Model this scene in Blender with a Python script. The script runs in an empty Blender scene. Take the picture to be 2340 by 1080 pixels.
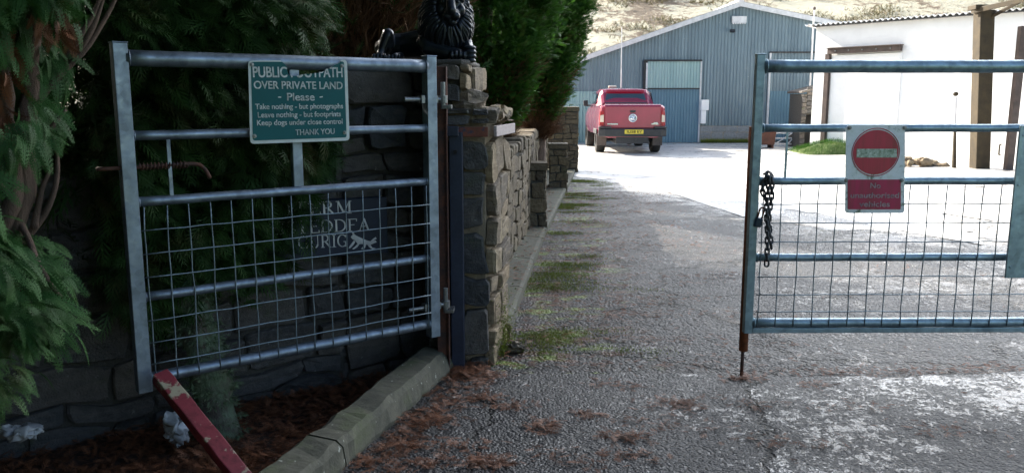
import bpy, bmesh, math, random
import numpy as np
from mathutils import Vector, Matrix, noise as mnoise

# ------------------------------------------------------------------ camera, world, sun, exposure
C = bpy.context.scene.collection
SC = bpy.context.scene
H = 1.55; F = 1900.0; CX = 1170.0; CY = 540.0
TH = math.atan(315.0/F)
cam = bpy.data.cameras.new('camera'); camo = bpy.data.objects.new('camera', cam); C.objects.link(camo)
camo.location = (0, 0, H); camo.rotation_euler = (math.pi/2-TH, 0, 0)
cam.sensor_width = 36; cam.lens = F/2340*36; cam.clip_start = 0.05; cam.clip_end = 3000
SC.camera = camo
SUN_AZ = math.radians(-46); SUN_EL = math.radians(30)     # azimuth clockwise from +Y
w = bpy.data.worlds.new('World'); SC.world = w; w.use_nodes = True
nt = w.node_tree; bg = nt.nodes['Background']
sky = nt.nodes.new('ShaderNodeTexSky'); sky.sky_type = 'NISHITA'; sky.sun_disc = False
sky.sun_elevation = SUN_EL; sky.sun_rotation = SUN_AZ; sky.air_density = 1.0; sky.dust_density = 2.5
# unseen bright cloud lobe added ahead-right to light the scene and wet ground
tc = nt.nodes.new('ShaderNodeTexCoord'); dt = nt.nodes.new('ShaderNodeVectorMath'); dt.operation = 'DOT_PRODUCT'
nt.links.new(tc.outputs['Generated'], dt.inputs[0]); dt.inputs[1].default_value = (math.sin(math.radians(34))*math.cos(math.radians(22)), math.cos(math.radians(34))*math.cos(math.radians(22)), math.sin(math.radians(22)))
cn = nt.nodes.new('ShaderNodeTexNoise'); nt.links.new(tc.outputs['Generated'], cn.inputs['Vector']); cn.inputs['Scale'].default_value = 3.5; cn.inputs['Detail'].default_value = 6
ca = nt.nodes.new('ShaderNodeMath'); ca.operation = 'MULTIPLY_ADD'; nt.links.new(cn.outputs[0], ca.inputs[0]); ca.inputs[1].default_value = .5; nt.links.new(dt.outputs['Value'], ca.inputs[2])
cr = nt.nodes.new('ShaderNodeMapRange'); nt.links.new(ca.outputs[0], cr.inputs[0]); cr.inputs[1].default_value = 1.03; cr.inputs[2].default_value = 1.24; cr.inputs[3].default_value = 0; cr.inputs[4].default_value = 1; cr.interpolation_type = 'SMOOTHSTEP'
cm = nt.nodes.new('ShaderNodeMix'); cm.data_type = 'RGBA'; nt.links.new(cr.outputs[0], cm.inputs[0]); nt.links.new(sky.outputs[0], cm.inputs[6]); cm.inputs[7].default_value = (25, 26, 27.5, 1)
nt.links.new(cm.outputs[2], bg.inputs[0]); bg.inputs[1].default_value = 0.10
sl = bpy.data.lights.new('sun', 'SUN'); sl.energy = 5.0; sl.angle = math.radians(0.5); sl.color = (1, .93, .82)
so = bpy.data.objects.new('sun', sl); C.objects.link(so)
sd = Vector((math.sin(SUN_AZ)*math.cos(SUN_EL), math.cos(SUN_AZ)*math.cos(SUN_EL), math.sin(SUN_EL)))
so.rotation_euler = sd.to_track_quat('Z', 'Y').to_euler(); so.location = sd*60
SC.view_settings.view_transform = 'Standard'; SC.view_settings.look = 'None'
SC.view_settings.gamma = 1; SC.view_settings.exposure = 1.8
SC.render.engine = 'CYCLES'
SC.cycles.max_bounces = 8; SC.cycles.diffuse_bounces = 4

# ------------------------------------------------------------------ measuring helpers
FW = Vector((0, math.cos(TH), -math.sin(TH))); UPV = Vector((0, math.sin(TH), math.cos(TH))); EYE = Vector((0, 0, H))
def ray(px, py): return FW + Vector((1, 0, 0))*((px-CX)/F) + UPV*(-(py-CY)/F)
def P(px, py, Y):
    d = ray(px, py); return EYE + d*(Y/d.y)
def G(px, py, z=0.0):
    d = ray(px, py); return EYE + d*((z-H)/d.z)
def ONP(px, py, o, n):
    d = ray(px, py); return EYE + d*((o-EYE).dot(n)/d.dot(n))
Z = Vector((0, 0, 1))
def V(*a): return Vector(a)

# ------------------------------------------------------------------ mesh builder
class MB:
    def __init__(s): s.v = []; s.f = []; s.mi = []; s.var = []
    def add(s, vs, fs, var=0.5, mi=0):
        b = len(s.v); s.v.extend([tuple(x) for x in vs]); s.f.extend([tuple(b+i for i in f) for f in fs])
        s.mi.extend([mi]*len(fs)); s.var.extend([var]*len(vs) if not isinstance(var, (list, tuple)) else var)
    def obox(s, c, a, b, d, var=.5, mi=0):
        c, a, b, d = Vector(c), Vector(a), Vector(b), Vector(d)
        vs = [c+a*i+b*j+d*k for k in (-.5, .5) for j in (-.5, .5) for i in (-.5, .5)]
        fs = [(0, 2, 3, 1), (4, 5, 7, 6), (0, 1, 5, 4), (2, 6, 7, 3), (0, 4, 6, 2), (1, 3, 7, 5)]
        if a.cross(b).dot(d) < 0: fs = [f[::-1] for f in fs]
        s.add(vs, fs, var, mi)
    def box(s, c, sx, sy, sz, var=.5, mi=0, rz=0):
        ca, sa = math.cos(rz), math.sin(rz)
        s.obox(c, (sx*ca, sx*sa, 0), (-sy*sa, sy*ca, 0), (0, 0, sz), var, mi)
    def bx2(s, lo, hi, var=.5, mi=0):
        lo, hi = Vector(lo), Vector(hi); c = (lo+hi)/2; d = hi-lo; s.box(c, d.x, d.y, d.z, var, mi)
    def tube(s, pts, r, seg=8, cap=True, var=.5, mi=0):
        pts = [Vector(p) for p in pts]; n = len(pts)
        rr = r if isinstance(r, (list, tuple)) else [r]*n
        t0 = (pts[1]-pts[0]).normalized(); up = Z if abs(t0.z) < .9 else V(1, 0, 0)
        a = t0.cross(up).normalized(); vs = []; fs = []
        for i, p in enumerate(pts):
            t = (pts[min(i+1, n-1)]-pts[max(i-1, 0)]).normalized()
            a = (a-t*a.dot(t)).normalized(); b = t.cross(a)
            for k in range(seg):
                an = 2*math.pi*k/seg; vs.append(p+(a*math.cos(an)+b*math.sin(an))*rr[i])
        for i in range(n-1):
            for k in range(seg):
                k2 = (k+1) % seg; fs.append((i*seg+k, i*seg+k2, (i+1)*seg+k2, (i+1)*seg+k))
        if cap: fs.append(tuple(range(seg-1, -1, -1))); fs.append(tuple((n-1)*seg+k for k in range(seg)))
        s.add(vs, fs, var, mi)
    def ring(s, c, ax, R, r, seg=24, sub=6, var=.5, mi=0, sx=1.0, u=None):
        ax = Vector(ax).normalized(); u = Vector(u) if u else (ax.cross(Z) if abs(ax.z) < .9 else V(1, 0, 0)); u.normalize(); w2 = ax.cross(u)
        vs = []; fs = []
        for i in range(seg):
            an = 2*math.pi*i/seg; d = u*math.cos(an)*sx+w2*math.sin(an); p = Vector(c)+d*R; dn = d.normalized()
            for k in range(sub):
                b = 2*math.pi*k/sub; vs.append(p+dn*math.cos(b)*r+ax*math.sin(b)*r)
        for i in range(seg):
            for k in range(sub):
                i2, k2 = (i+1) % seg, (k+1) % sub; fs.append((i*sub+k, i2*sub+k, i2*sub+k2, i*sub+k2))
        s.add(vs, fs, var, mi)
    def ell(s, c, r, R=None, seg=16, rings=10, var=.5, mi=0):
        R = R or Matrix.Identity(3); c = Vector(c); vs = [c+R@V(0, 0, r[2])]; fs = []
        for j in range(1, rings):
            th = math.pi*j/rings
            for i in range(seg):
                ph = 2*math.pi*i/seg
                vs.append(c+R@V(r[0]*math.sin(th)*math.cos(ph), r[1]*math.sin(th)*math.sin(ph), r[2]*math.cos(th)))
        vs.append(c+R@V(0, 0, -r[2])); L = len(vs)-1
        for i in range(seg): fs.append((0, 1+i, 1+(i+1) % seg)); fs.append((L, L-seg+(i+1) % seg, L-seg+i))
        for j in range(rings-2):
            for i in range(seg):
                a = 1+j*seg; fs.append((a+i, a+seg+i, a+seg+(i+1) % seg, a+(i+1) % seg))
        s.add(vs, fs, var, mi)
    def prism(s, poly, ext, var=.5, mi=0):
        poly = [Vector(p) for p in poly]; ext = Vector(ext); n = len(poly)
        nrm = V(0, 0, 0)
        for i in range(n): nrm += poly[i].cross(poly[(i+1) % n])
        if nrm.dot(ext) < 0: poly = poly[::-1]
        vs = poly+[p+ext for p in poly]
        fs = [tuple(range(n-1, -1, -1)), tuple(range(n, 2*n))]+[(i, (i+1) % n, n+(i+1) % n, n+i) for i in range(n)]
        s.add(vs, fs, var, mi)
    def grid(s, fn, nu, nv, var=.5, mi=0):
        vs = [fn(i/nu, j/nv) for j in range(nv+1) for i in range(nu+1)]
        fs = [(j*(nu+1)+i, j*(nu+1)+i+1, (j+1)*(nu+1)+i+1, (j+1)*(nu+1)+i) for j in range(nv) for i in range(nu)]
        s.add(vs, fs, var, mi)
    def build(s, name, mats, parent=None, smooth=False, bevel=0, label=None):
        me = bpy.data.meshes.new(name)
        off = parent.matrix_world.translation if parent else V(0, 0, 0)
        if parent: off = worldloc(parent)
        va = np.array(s.v, dtype=np.float64)-np.array(off)[None, :]
        me.from_pydata([tuple(x) for x in va], [], s.f)
        if not isinstance(mats, (list, tuple)): mats = [mats]
        for m in mats: me.materials.append(m)
        me.polygons.foreach_set('material_index', s.mi)
        at = me.attributes.new('var', 'FLOAT', 'POINT'); at.data.foreach_set('value', s.var)
        if smooth: me.polygons.foreach_set('use_smooth', [True]*len(me.polygons))
        me.update()
        o = bpy.data.objects.new(name, me); C.objects.link(o)
        if parent: o.parent = parent
        if bevel:
            b = o.modifiers.new('bevel', 'BEVEL'); b.width = bevel; b.segments = 2; b.limit_method = 'ANGLE'
        if label: o['label'] = label
        return o
def worldloc(o):
    l = Vector(o.location)
    while o.parent: o = o.parent; l += Vector(o.location)
    return l
def thing(name, label, cat, loc=(0, 0, 0), group=None):
    o = bpy.data.objects.new(name, None); C.objects.link(o); o.location = loc; o.empty_display_size = .1
    tag(o, label, cat, group); return o
def tag(o, label, cat, group=None, kind=None):
    o['label'] = label; o['category'] = cat
    if group: o['group'] = group
    if kind: o['kind'] = kind
    return o
def struct(o): o['kind'] = 'structure'; return o

def np_mesh(name, Vv, Fq, var, mats, parent=None, tip=None):
    """large quad mesh from arrays"""
    off = np.array(worldloc(parent)) if parent else np.zeros(3)
    Vv = np.asarray(Vv, dtype=np.float32)-off.astype(np.float32)
    me = bpy.data.meshes.new(name); n = len(Vv); m = len(Fq); k = Fq.shape[1]
    me.vertices.add(n); me.vertices.foreach_set('co', Vv.ravel())
    me.loops.add(m*k); me.loops.foreach_set('vertex_index', Fq.astype(np.int32).ravel())
    me.polygons.add(m); me.polygons.foreach_set('loop_start', np.arange(0, m*k, k, dtype=np.int32))
    me.polygons.foreach_set('loop_total', np.full(m, k, dtype=np.int32))
    me.update(calc_edges=True)
    a = me.attributes.new('var', 'FLOAT', 'POINT'); a.data.foreach_set('value', np.asarray(var, dtype=np.float32))
    if tip is not None:
        a = me.attributes.new('tip', 'FLOAT', 'POINT'); a.data.foreach_set('value', np.asarray(tip, dtype=np.float32))
    me.materials.append(mats)
    o = bpy.data.objects.new(name, me); C.objects.link(o)
    if parent: o.parent = parent
    return o

# ------------------------------------------------------------------ materials
class NM:
    def __init__(s, name, rough=.6, metal=0, spec=.5):
        s.m = bpy.data.materials.new(name); s.m.use_nodes = True; s.t = s.m.node_tree
        s.b = s.t.nodes['Principled BSDF']; s.set('Roughness', rough); s.set('Metallic', metal); s.set('Specular IOR Level', spec)
        s.co = s.n('ShaderNodeTexCoord').outputs['Object']
    def n(s, ty, **kw):
        x = s.t.nodes.new(ty)
        for k, v in kw.items(): setattr(x, k, v)
        return x
    def l(s, a, b): s.t.links.new(a, b)
    def set(s, k, v):
        if hasattr(v, 'is_output') or isinstance(v, bpy.types.NodeSocket): s.l(v, s.b.inputs[k])
        else: s.b.inputs[k].default_value = (*v, 1) if isinstance(v, tuple) and len(v) == 3 else v
        return s
    def val(s, sock, v):
        if isinstance(v, bpy.types.NodeSocket): s.l(v, sock)
        else: sock.default_value = (*v, 1) if isinstance(v, tuple) and len(v) == 3 and len(sock.default_value) == 4 else v
    def map(s, sc=(1, 1, 1), loc=(0, 0, 0), rot=(0, 0, 0), co=None):
        m = s.n('ShaderNodeMapping'); s.l(co or s.co, m.inputs[0]); m.inputs[1].default_value = loc; m.inputs[2].default_value = rot; m.inputs[3].default_value = sc
        return m.outputs[0]
    def noise(s, scale, detail=4, rough=.55, co=None, dist=0, out=0):
        x = s.n('ShaderNodeTexNoise'); s.l(co or s.co, x.inputs['Vector']); x.inputs['Scale'].default_value = scale
        x.inputs['Detail'].default_value = detail; x.inputs['Roughness'].default_value = rough; x.inputs['Distortion'].default_value = dist
        return x.outputs[out]
    def vor(s, scale, co=None, feat='F1', out='Distance', rnd=1):
        x = s.n('ShaderNodeTexVoronoi', feature=feat); s.l(co or s.co, x.inputs['Vector']); x.inputs['Scale'].default_value = scale
        x.inputs['Randomness'].default_value = rnd
        return x.outputs[out]
    def ramp(s, f, *st):
        x = s.n('ShaderNodeValToRGB'); s.l(f, x.inputs[0]); e = x.color_ramp.elements
        while len(e) < len(st): e.new(.5)
        for el, (p, c) in zip(e, st):
            el.position = p; el.color = (*c, 1) if isinstance(c, tuple) else (c, c, c, 1)
        return x.outputs[0]
    def mix(s, f, a, b, mode='MIX'):
        x = s.n('ShaderNodeMix', data_type='RGBA', blend_type=mode)
        s.val(x.inputs[0], f); s.val(x.inputs[6], a); s.val(x.inputs[7], b); return x.outputs[2]
    def math(s, op, a, b=0.0, clamp=False):
        x = s.n('ShaderNodeMath', operation=op, use_clamp=clamp); s.val(x.inputs[0], a); s.val(x.inputs[1], b); return x.outputs[0]
    def attr(s, name): return s.n('ShaderNodeAttribute', attribute_name=name).outputs['Fac']
    def bump(s, h, st=.3, dist=.01, nrm=None):
        x = s.n('ShaderNodeBump'); s.l(h, x.inputs['Height']); x.inputs['Strength'].default_value = st; x.inputs['Distance'].default_value = dist
        if nrm: s.l(nrm, x.inputs['Normal'])
        s.l(x.outputs[0], s.b.inputs['Normal']); return x.outputs[0]
    def sep(s):
        x = s.n('ShaderNodeSeparateXYZ'); s.l(s.co, x.inputs[0]); return x.outputs

def m_galv(name, col=(.42, .47, .52), dirt=.35):
    a = NM(name, .42, .75)
    sp = a.vor(38, feat='F1', out='Color'); spv = a.math('MULTIPLY', sp, 1)
    n = a.noise(9, 5, .6); n2 = a.noise(45, 3)
    base = a.mix(a.ramp(n, (.4, 0.0), (.62, 1.0)), tuple(c*.74 for c in col), tuple(min(1, c*1.3) for c in col))
    base = a.mix(.28, base, a.ramp(spv, (.1, tuple(c*.55 for c in col)), (.9, tuple(c*1.5 for c in col))))
    base = a.mix(a.ramp(a.noise(5, 6, .7), (.62, 0.0), (.8, dirt)), base, (.10, .10, .06))
    base = a.mix(a.ramp(a.noise(21, 4, .7), (.72, 0.0), (.78, .5)), base, (.2, .09, .04))
    a.set('Base Color', base); a.set('Roughness', a.ramp(n2, (.3, .34), (.7, .58))); a.bump(n2, .12, .002)
    return a.m
def m_rust(name, a1, b1, sc=14, rough=.75):
    a = NM(name, rough); n = a.noise(sc, 7, .65)
    a.set('Base Color', a.mix(a.ramp(a.noise(60, 3), (.3, 0.0), (.7, .5)), a.ramp(n, (.35, a1), (.62, b1)), tuple(c*.6 for c in a1)))
    a.bump(a.noise(70, 4), .3, .003); return a.m
def m_stone(name, cols, moss=.3, tint=1.0, mossc=(.06, .08, .02)):
    a = NM(name, .82); v = a.attr('var')
    c = a.ramp(v, *[(i/(len(cols)-1), cc) for i, cc in enumerate(cols)])
    n = a.noise(16, 8, .7); st = a.noise(7, 6, .65, co=a.map((1, 1, 5)))
    c = a.mix(a.ramp(n, (.3, 0.0), (.75, .65)), c, tuple(x*.45 for x in cols[0]))
    c = a.mix(a.ramp(st, (.5, 0.0), (.8, .45)), c, tuple(min(1, x*1.5) for x in cols[-1]))
    c = a.mix(a.ramp(a.noise(4.5, 7, .7), (.56, 0.0), (.74, moss)), c, mossc)
    c = a.mix(a.ramp(a.noise(24, 3, .5), (.7, 0.0), (.76, .5)), c, (.36, .37, .33))
    a.set('Base Color', c); a.set('Roughness', a.ramp(n, (.3, .6), (.7, .95)))
    a.bump(a.math('ADD', a.noise(28, 8, .72), a.math('MULTIPLY', a.noise(110, 3), .3)), .85, .022); return a.m
def m_mortar(name, col):
    a = NM(name, .95); n = a.noise(30, 6, .7)
    a.set('Base Color', a.mix(n, tuple(c*.5 for c in col), tuple(c*1.3 for c in col))); a.bump(n, .9, .02); return a.m
def m_foliage(name, dark, light, tipc, trans=.25, brown=0.12, brownc=(.10, .045, .018)):
    a = NM(name, .62, 0, .3); v = a.attr('var'); t = a.attr('tip')
    c = a.ramp(v, (0.0, dark), (1.0, light)); c = a.mix(a.ramp(t, (.3, 0.0), (1.0, .6)), c, tipc)
    c = a.mix(a.ramp(a.noise(2.3, 4, .6), (.62-brown*.6, 0.0), (.82-brown*.5, .8 if brown else 0.0)), c, brownc)
    a.set('Base Color', c)
    tr = a.n('ShaderNodeBsdfTranslucent'); a.l(c, tr.inputs[0])
    mx = a.n('ShaderNodeMixShader'); mx.inputs[0].default_value = trans
    a.l(a.b.outputs[0], mx.inputs[1]); a.l(tr.outputs[0], mx.inputs[2]); a.l(mx.outputs[0], a.t.nodes['Material Output'].inputs[0])
    return a.m
def m_bark(name, c1, c2, lich=None):
    a = NM(name, .9); n = a.noise(12, 8, .7, co=a.map((1, 1, .25)))
    c = a.ramp(n, (.3, c1), (.7, c2))
    if lich: c = a.mix(a.ramp(a.noise(7, 8, .75), (.42, 0.0), (.56, .85)), c, lich)
    if lich: c = a.mix(a.ramp(a.noise(5, 5, .7, co=a.map(loc=(3, 1, 7))), (.55, 0.0), (.7, .8)), c, (.05, .09, .02))
    a.set('Base Color', c); a.bump(a.noise(22, 8, .75, co=a.map((1, 1, .35))), 1, .02); return a.m
def m_plain(name, col, rough=.6, metal=0, var=.25, sc=8, bump=.15, spec=.5, coat=0):
    a = NM(name, rough, metal, spec); n = a.noise(sc, 6, .65)
    a.set('Base Color', a.mix(a.ramp(n, (.35, 0.0), (.7, 1.0)), tuple(c*(1-var) for c in col), tuple(min(1, c*(1+var)) for c in col)))
    if bump: a.bump(a.noise(sc*6, 4), bump, .004)
    if coat: a.set('Coat Weight', coat); a.set('Coat Roughness', .05)
    return a.m
M = {}
M['galv'] = m_galv('galvanised_steel', (.22, .26, .31)); M['galv2'] = m_galv('weathered_galvanised_steel', (.26, .34, .38), .5)
M['wire'] = m_plain('galvanised_wire', (.22, .27, .30), .5, .7, .3, 20)
M['rust'] = m_rust('rusty_steel', (.035, .022, .02), (.15, .05, .025))
M['orange_rust'] = m_rust('orange_rust', (.16, .05, .018), (.36, .115, .04), 25)
M['tank'] = m_rust('dull_rust', (.06, .022, .014), (.13, .045, .025), 5)
M['navy'] = m_rust('navy_painted_steel', (.014, .02, .04), (.03, .04, .07), 6, .5)
a = NM('flaking_strap_paint', .6); n = a.noise(13, 6, .6)
a.set('Base Color', a.ramp(n, (.40, (.03, .04, .075)), (.47, (.20, .055, .03)), (.6, (.12, .04, .025)))); a.bump(n, .4, .004); M['strap'] = a.m
a = NM('lit_strap', .7); n = a.noise(30, 6, .7)
a.set('Base Color', a.ramp(n, (.4, (.36, .29, .27)), (.58, (.44, .38, .36)), (.64, (.18, .075, .06)))); M['strap_lit'] = a.m  # light on the strap's drive side put into a pale tone, over rust
DK = [(.05, .05, .052), (.09, .085, .08), (.12, .105, .09), (.075, .078, .082), (.15, .125, .10)]
M['stone'] = m_stone('rubble_stone', DK, .5)
M['stone_brown'] = m_stone('brown_rubble_stone', [(.08, .058, .036), (.14, .10, .055), (.19, .135, .07), (.11, .082, .048), (.22, .165, .095)], .55)
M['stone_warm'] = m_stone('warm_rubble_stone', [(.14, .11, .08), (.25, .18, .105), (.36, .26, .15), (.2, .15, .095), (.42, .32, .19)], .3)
M['mortar'] = m_mortar('dark_mortar', (.07, .065, .055)); M['mortar_pale'] = m_mortar('pale_mortar', (.33, .28, .22))
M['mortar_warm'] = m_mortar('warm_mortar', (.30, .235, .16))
M['near_leaf'] = m_foliage('near_cypress_leaf', (.010, .040, .008), (.036, .115, .024), (.08, .19, .04), .22, .1)
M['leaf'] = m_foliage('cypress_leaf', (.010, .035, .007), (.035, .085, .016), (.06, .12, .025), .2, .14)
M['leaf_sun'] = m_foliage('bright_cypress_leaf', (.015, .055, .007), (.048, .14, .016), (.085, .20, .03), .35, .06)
M['twig'] = m_foliage('dead_twig', (.06, .03, .018), (.24, .12, .06), (.26, .14, .08), .05, 0)
M['twig_moor'] = m_foliage('heather', (.08, .07, .03), (.22, .20, .10), (.26, .25, .12), .1, .25)
M['bark'] = m_bark('cypress_bark', (.05, .03, .02), (.16, .10, .07))
M['lichen_bark'] = m_bark('lichen_bark', (.05, .04, .03), (.12, .10, .08), (.13, .19, .11))
M['bronze'] = m_plain('black_bronze', (.016, .02, .026), .33, .4, .5, 10, .12)
M['sign_green'] = m_plain('sign_green', (.004, .10, .105), .55, 0, .12, 4, .05, .25)
a = NM('sign_white', .5); n = a.noise(16, 7, .75)
a.set('Base Color', a.ramp(n, (.40, (.62, .66, .64)), (.66, (.52, .54, .5)), (.76, (.2, .22, .15)))); M['sign_white'] = a.m
a = NM('algae_white_board', .5); n = a.noise(24, 8, .78); n2 = a.noise(5, 3)
a.set('Base Color', a.ramp(a.math('ADD', a.math('MULTIPLY', n, .7), a.math('MULTIPLY', n2, .4)), (.50, (.85, .86, .84)), (.60, (.75, .77, .72)), (.68, (.12, .17, .09)))); M['algae_white'] = a.m
a = NM('algae_bar', .5); n = a.noise(45, 8, .8)
a.set('Base Color', a.ramp(n, (.36, (.10, .14, .08)), (.5, (.38, .45, .32)), (.62, (.72, .75, .66)))); M['algae_bar'] = a.m
def m_red(name, col):
    a = NM(name, .42); st = a.noise(9, 6, .7, co=a.map((1, 1, .12))); n = a.noise(30, 6, .75)
    c = a.mix(a.ramp(st, (.42, 0.0), (.68, .75)), col, (col[0]*.35, .035, .02))
    c = a.mix(a.ramp(n, (.64, 0.0), (.74, .6)), c, (.06, .09, .03)); a.set('Base Color', c); return a.m
M['sign_red'] = m_red('no_entry_red', (.55, .028, .06)); M['plate_red'] = m_red('plate_red', (.52, .012, .09))
M['letter'] = m_plain('pale_lettering', (.78, .8, .74), .5, 0, .35, 60, 0)
M['letter_red'] = m_plain('worn_lettering', (.62, .5, .5), .5, 0, .45, 40, 0)
M['slate'] = m_plain('dark_slate', (.010, .018, .036), .6, 0, .3, 6, .1)
M['silver'] = m_plain('silver_lettering', (.55, .56, .56), .4, .2, .2, 20, 0)
M['bolt'] = m_plain('zinc_bolt', (.22, .225, .225), .4, .8, .3, 60, .1)
M['chain'] = m_rust('oily_chain', (.03, .035, .04), (.08, .075, .07), 40, .5)
M['padlock'] = m_plain('navy_padlock', (.02, .035, .06), .35, .3, .3, 40, .1)
a = NM('red_painted_timber', .55); n = a.noise(11, 8, .75, co=a.map((1, 1, 1)))
c = a.ramp(n, (.38, (.11, .012, .016)), (.52, (.22, .025, .036)), (.64, (.16, .018, .026)))
c = a.mix(a.ramp(a.noise(9, 6, .7, co=a.map(loc=(2.2, .3, .7))), (.56, 0.0), (.6, 1.0)), c, (.34, .3, .2)); a.set('Base Color', c); a.bump(n, .4, .004); M['redwood'] = a.m
a = NM('lichened_concrete', .85); n = a.noise(14, 8, .75)
c = a.ramp(n, (.3, (.04, .04, .026)), (.7, (.105, .098, .068)))
c = a.mix(a.ramp(a.noise(5, 7, .7), (.5, 0.0), (.66, .7)), c, (.07, .085, .03))
c = a.mix(a.ramp(a.noise(30, 3, .5), (.69, 0.0), (.73, .7)), c, (.42, .42, .36)); a.set('Base Color', c); a.bump(a.noise(40, 6, .7), .6, .008); M['kerb'] = a.m
M['rag'] = m_plain('white_plastic', (.40, .41, .42), .5, 0, .2, 20, .2)

# wet tarmac, worn drive, yard
def n_glare(a): return a.noise(9, 5, .7)
def m_tarmac(name, kind):
    a = NM(name, .5, 0, .5); x, y, z = a.sep()
    chips = a.vor(75 if kind == 'apron' else 52, feat='F1', out='Distance'); cc = a.vor(75 if kind == 'apron' else 52, feat='F1', out='Color')
    ch2 = a.vor(29, co=a.map(loc=(.3, .7, 0)), feat='F1', out='Distance'); chips = a.math('ADD', a.math('MULTIPLY', chips, .65), a.math('MULTIPLY', ch2, .5))
    lo = a.noise(1.1, 6, .62); mid = a.noise(5.5, 6, .68); fine = a.noise(120, 3, .6)
    base = a.mix(a.ramp(a.math('MULTIPLY', cc, 1), (.1, 0.0), (.95, 1.0)), (.014, .0145, .016), (.056, .054, .051))
    base = a.mix(a.ramp(mid, (.4, 0.0), (.7, .6)), base, (.028, .028, .03))
    if kind == 'drive':
        base = a.mix(a.ramp(a.noise(2.2, 7, .7), (.5, 0.0), (.72, .55)), base, (.065, .042, .03))
        # moss growing on the shaded side of the drive in cross streaks
        side = a.math('SUBTRACT', 1.0, a.math('MULTIPLY', a.math('SUBTRACT', x, a.math('MULTIPLY', y, .066)), 1.45), True)
        st = a.noise(1.0, 6, .72, co=a.map((1.9, 2.6, 1)))
        mm = a.math('MULTIPLY', a.ramp(st, (.53, 0.0), (.60, .9)), a.ramp(side, (.12, 0.0), (.5, 1.0)))
        mo = a.mix(a.noise(25, 5), (.07, .12, .01), (.20, .26, .025))
        st2 = a.noise(1.0, 6, .7, co=a.map((2.0, 5, 1), loc=(4, 2, 0)))
        mb = a.math('MULTIPLY', a.ramp(st2, (.53, 0.0), (.60, .85)), a.ramp(side, (.02, 0.0), (.4, 1.0)))
        base = a.mix(mb, base, a.mix(a.noise(60, 4), (.05, .018, .01), (.15, .06, .03)))
        base = a.mix(mm, base, mo)
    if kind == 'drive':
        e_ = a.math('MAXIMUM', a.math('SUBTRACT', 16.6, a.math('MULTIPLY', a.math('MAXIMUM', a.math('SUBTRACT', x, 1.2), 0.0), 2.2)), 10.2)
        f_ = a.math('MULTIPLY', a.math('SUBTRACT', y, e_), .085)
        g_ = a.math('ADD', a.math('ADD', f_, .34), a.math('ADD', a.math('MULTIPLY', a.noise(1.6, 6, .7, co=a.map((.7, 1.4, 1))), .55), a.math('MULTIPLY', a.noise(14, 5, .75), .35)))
        glare = a.ramp(g_, (.67, 0.0), (.75, 1.0)); base = a.mix(glare, base, a.mix(n_glare(a), (.34, .32, .29), (.58, .56, .52)))  # pale patches painted in for the stippled glare at the yard edge
    wv_ = a.n('ShaderNodeVectorMath', operation='ADD'); a.l(a.co, wv_.inputs[0]); ns_ = a.n('ShaderNodeVectorMath', operation='SCALE'); a.l(a.noise(2.2, 5, .7, out=1), ns_.inputs[0]); ns_.inputs['Scale'].default_value = .55; a.l(ns_.outputs[0], wv_.inputs[1])
    crk = a.ramp(a.vor(.55, co=wv_.outputs[0], feat='DISTANCE_TO_EDGE'), (.004, 1.0), (.010, 0.0)); base = a.mix(a.math('MULTIPLY', crk, .85), base, (.010, .010, .009))
    a.set('Base Color', base)
    dev = lambda k, n_: a.math('MULTIPLY', a.math('SUBTRACT', n_, .5), k)
    wet = a.math('ADD', dev(1.5, lo), dev(.9, mid))
    if kind == 'apron': wet = a.math('ADD', wet, a.math('MULTIPLY', a.math('SUBTRACT', x, .9), .06))
    else: wet = a.math('ADD', wet, a.math('ADD', a.math('MULTIPLY', a.math('SUBTRACT', x, 2.2), .055), a.math('MULTIPLY', a.math('SUBTRACT', y, 9.0), .010)))
    fil = a.math('ADD', dev(1.5, a.noise(24, 5, .75)), dev(.7, a.noise(70, 3, .6)))
    film = a.ramp(a.math('ADD', a.math('ADD', wet, fil), .5), (.63, 0.0), (.71, 1.0))
    cell = a.ramp(a.math('MULTIPLY', cc, 1.0), (.80, 0.0), (.83, 1.0))
    if kind == 'drive': film = a.math('MULTIPLY', film, a.math('SUBTRACT', 1.0, mm, True), True)
    a.set('Roughness', a.mix(film, a.mix(cell, (.46, .46, .46), (.13, .13, .13)), (.09, .09, .09)))
    a.set('Specular IOR Level', a.math('ADD', a.math('ADD', .22, a.math('MULTIPLY', cell, .35)), a.math('MULTIPLY', film, .6), True))
    h = a.math('ADD', a.math('MULTIPLY', a.math('SUBTRACT', .6, chips), 1.0), a.math('MULTIPLY', fine, .25))
    h = a.math('MULTIPLY', h, a.math('SUBTRACT', 1.0, a.math('MULTIPLY', film, .6)))
    h = a.math('SUBTRACT', h, a.math('MULTIPLY', crk, 1.2))
    a.bump(a.math('ADD', h, a.math('MULTIPLY', mid, 1.5)), 1.0, .012 if kind == 'apron' else .02)
    return a.m
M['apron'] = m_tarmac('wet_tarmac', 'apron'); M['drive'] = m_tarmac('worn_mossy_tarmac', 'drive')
a = NM('pale_wet_yard', .4, 0, .5); n = a.noise(1.4, 8, .68); n2 = a.noise(14, 6, .7)
c = a.mix(a.ramp(n, (.35, 0.0), (.7, 1.0)), (.48, .46, .43), (.66, .64, .6)); c = a.mix(a.ramp(n2, (.55, 0.0), (.75, .5)), c, (.34, .32, .28))
g1 = a.math('ADD', a.math('MULTIPLY', a.noise(.9, 6, .7, co=a.map((.35, 1.5, 1))), .7), a.math('MULTIPLY', a.noise(16, 5, .75), .3))
c = a.mix(a.ramp(g1, (.565, 0.0), (.60, 1.0)), c, (.07, .068, .065))
a.set('Base Color', c); a.set('Roughness', a.ramp(n, (.4, .25), (.65, .6))); a.bump(n2, .3, .01); M['yard'] = a.m
a = NM('needle_litter_soil', .9); n = a.noise(18, 8, .75)
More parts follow.
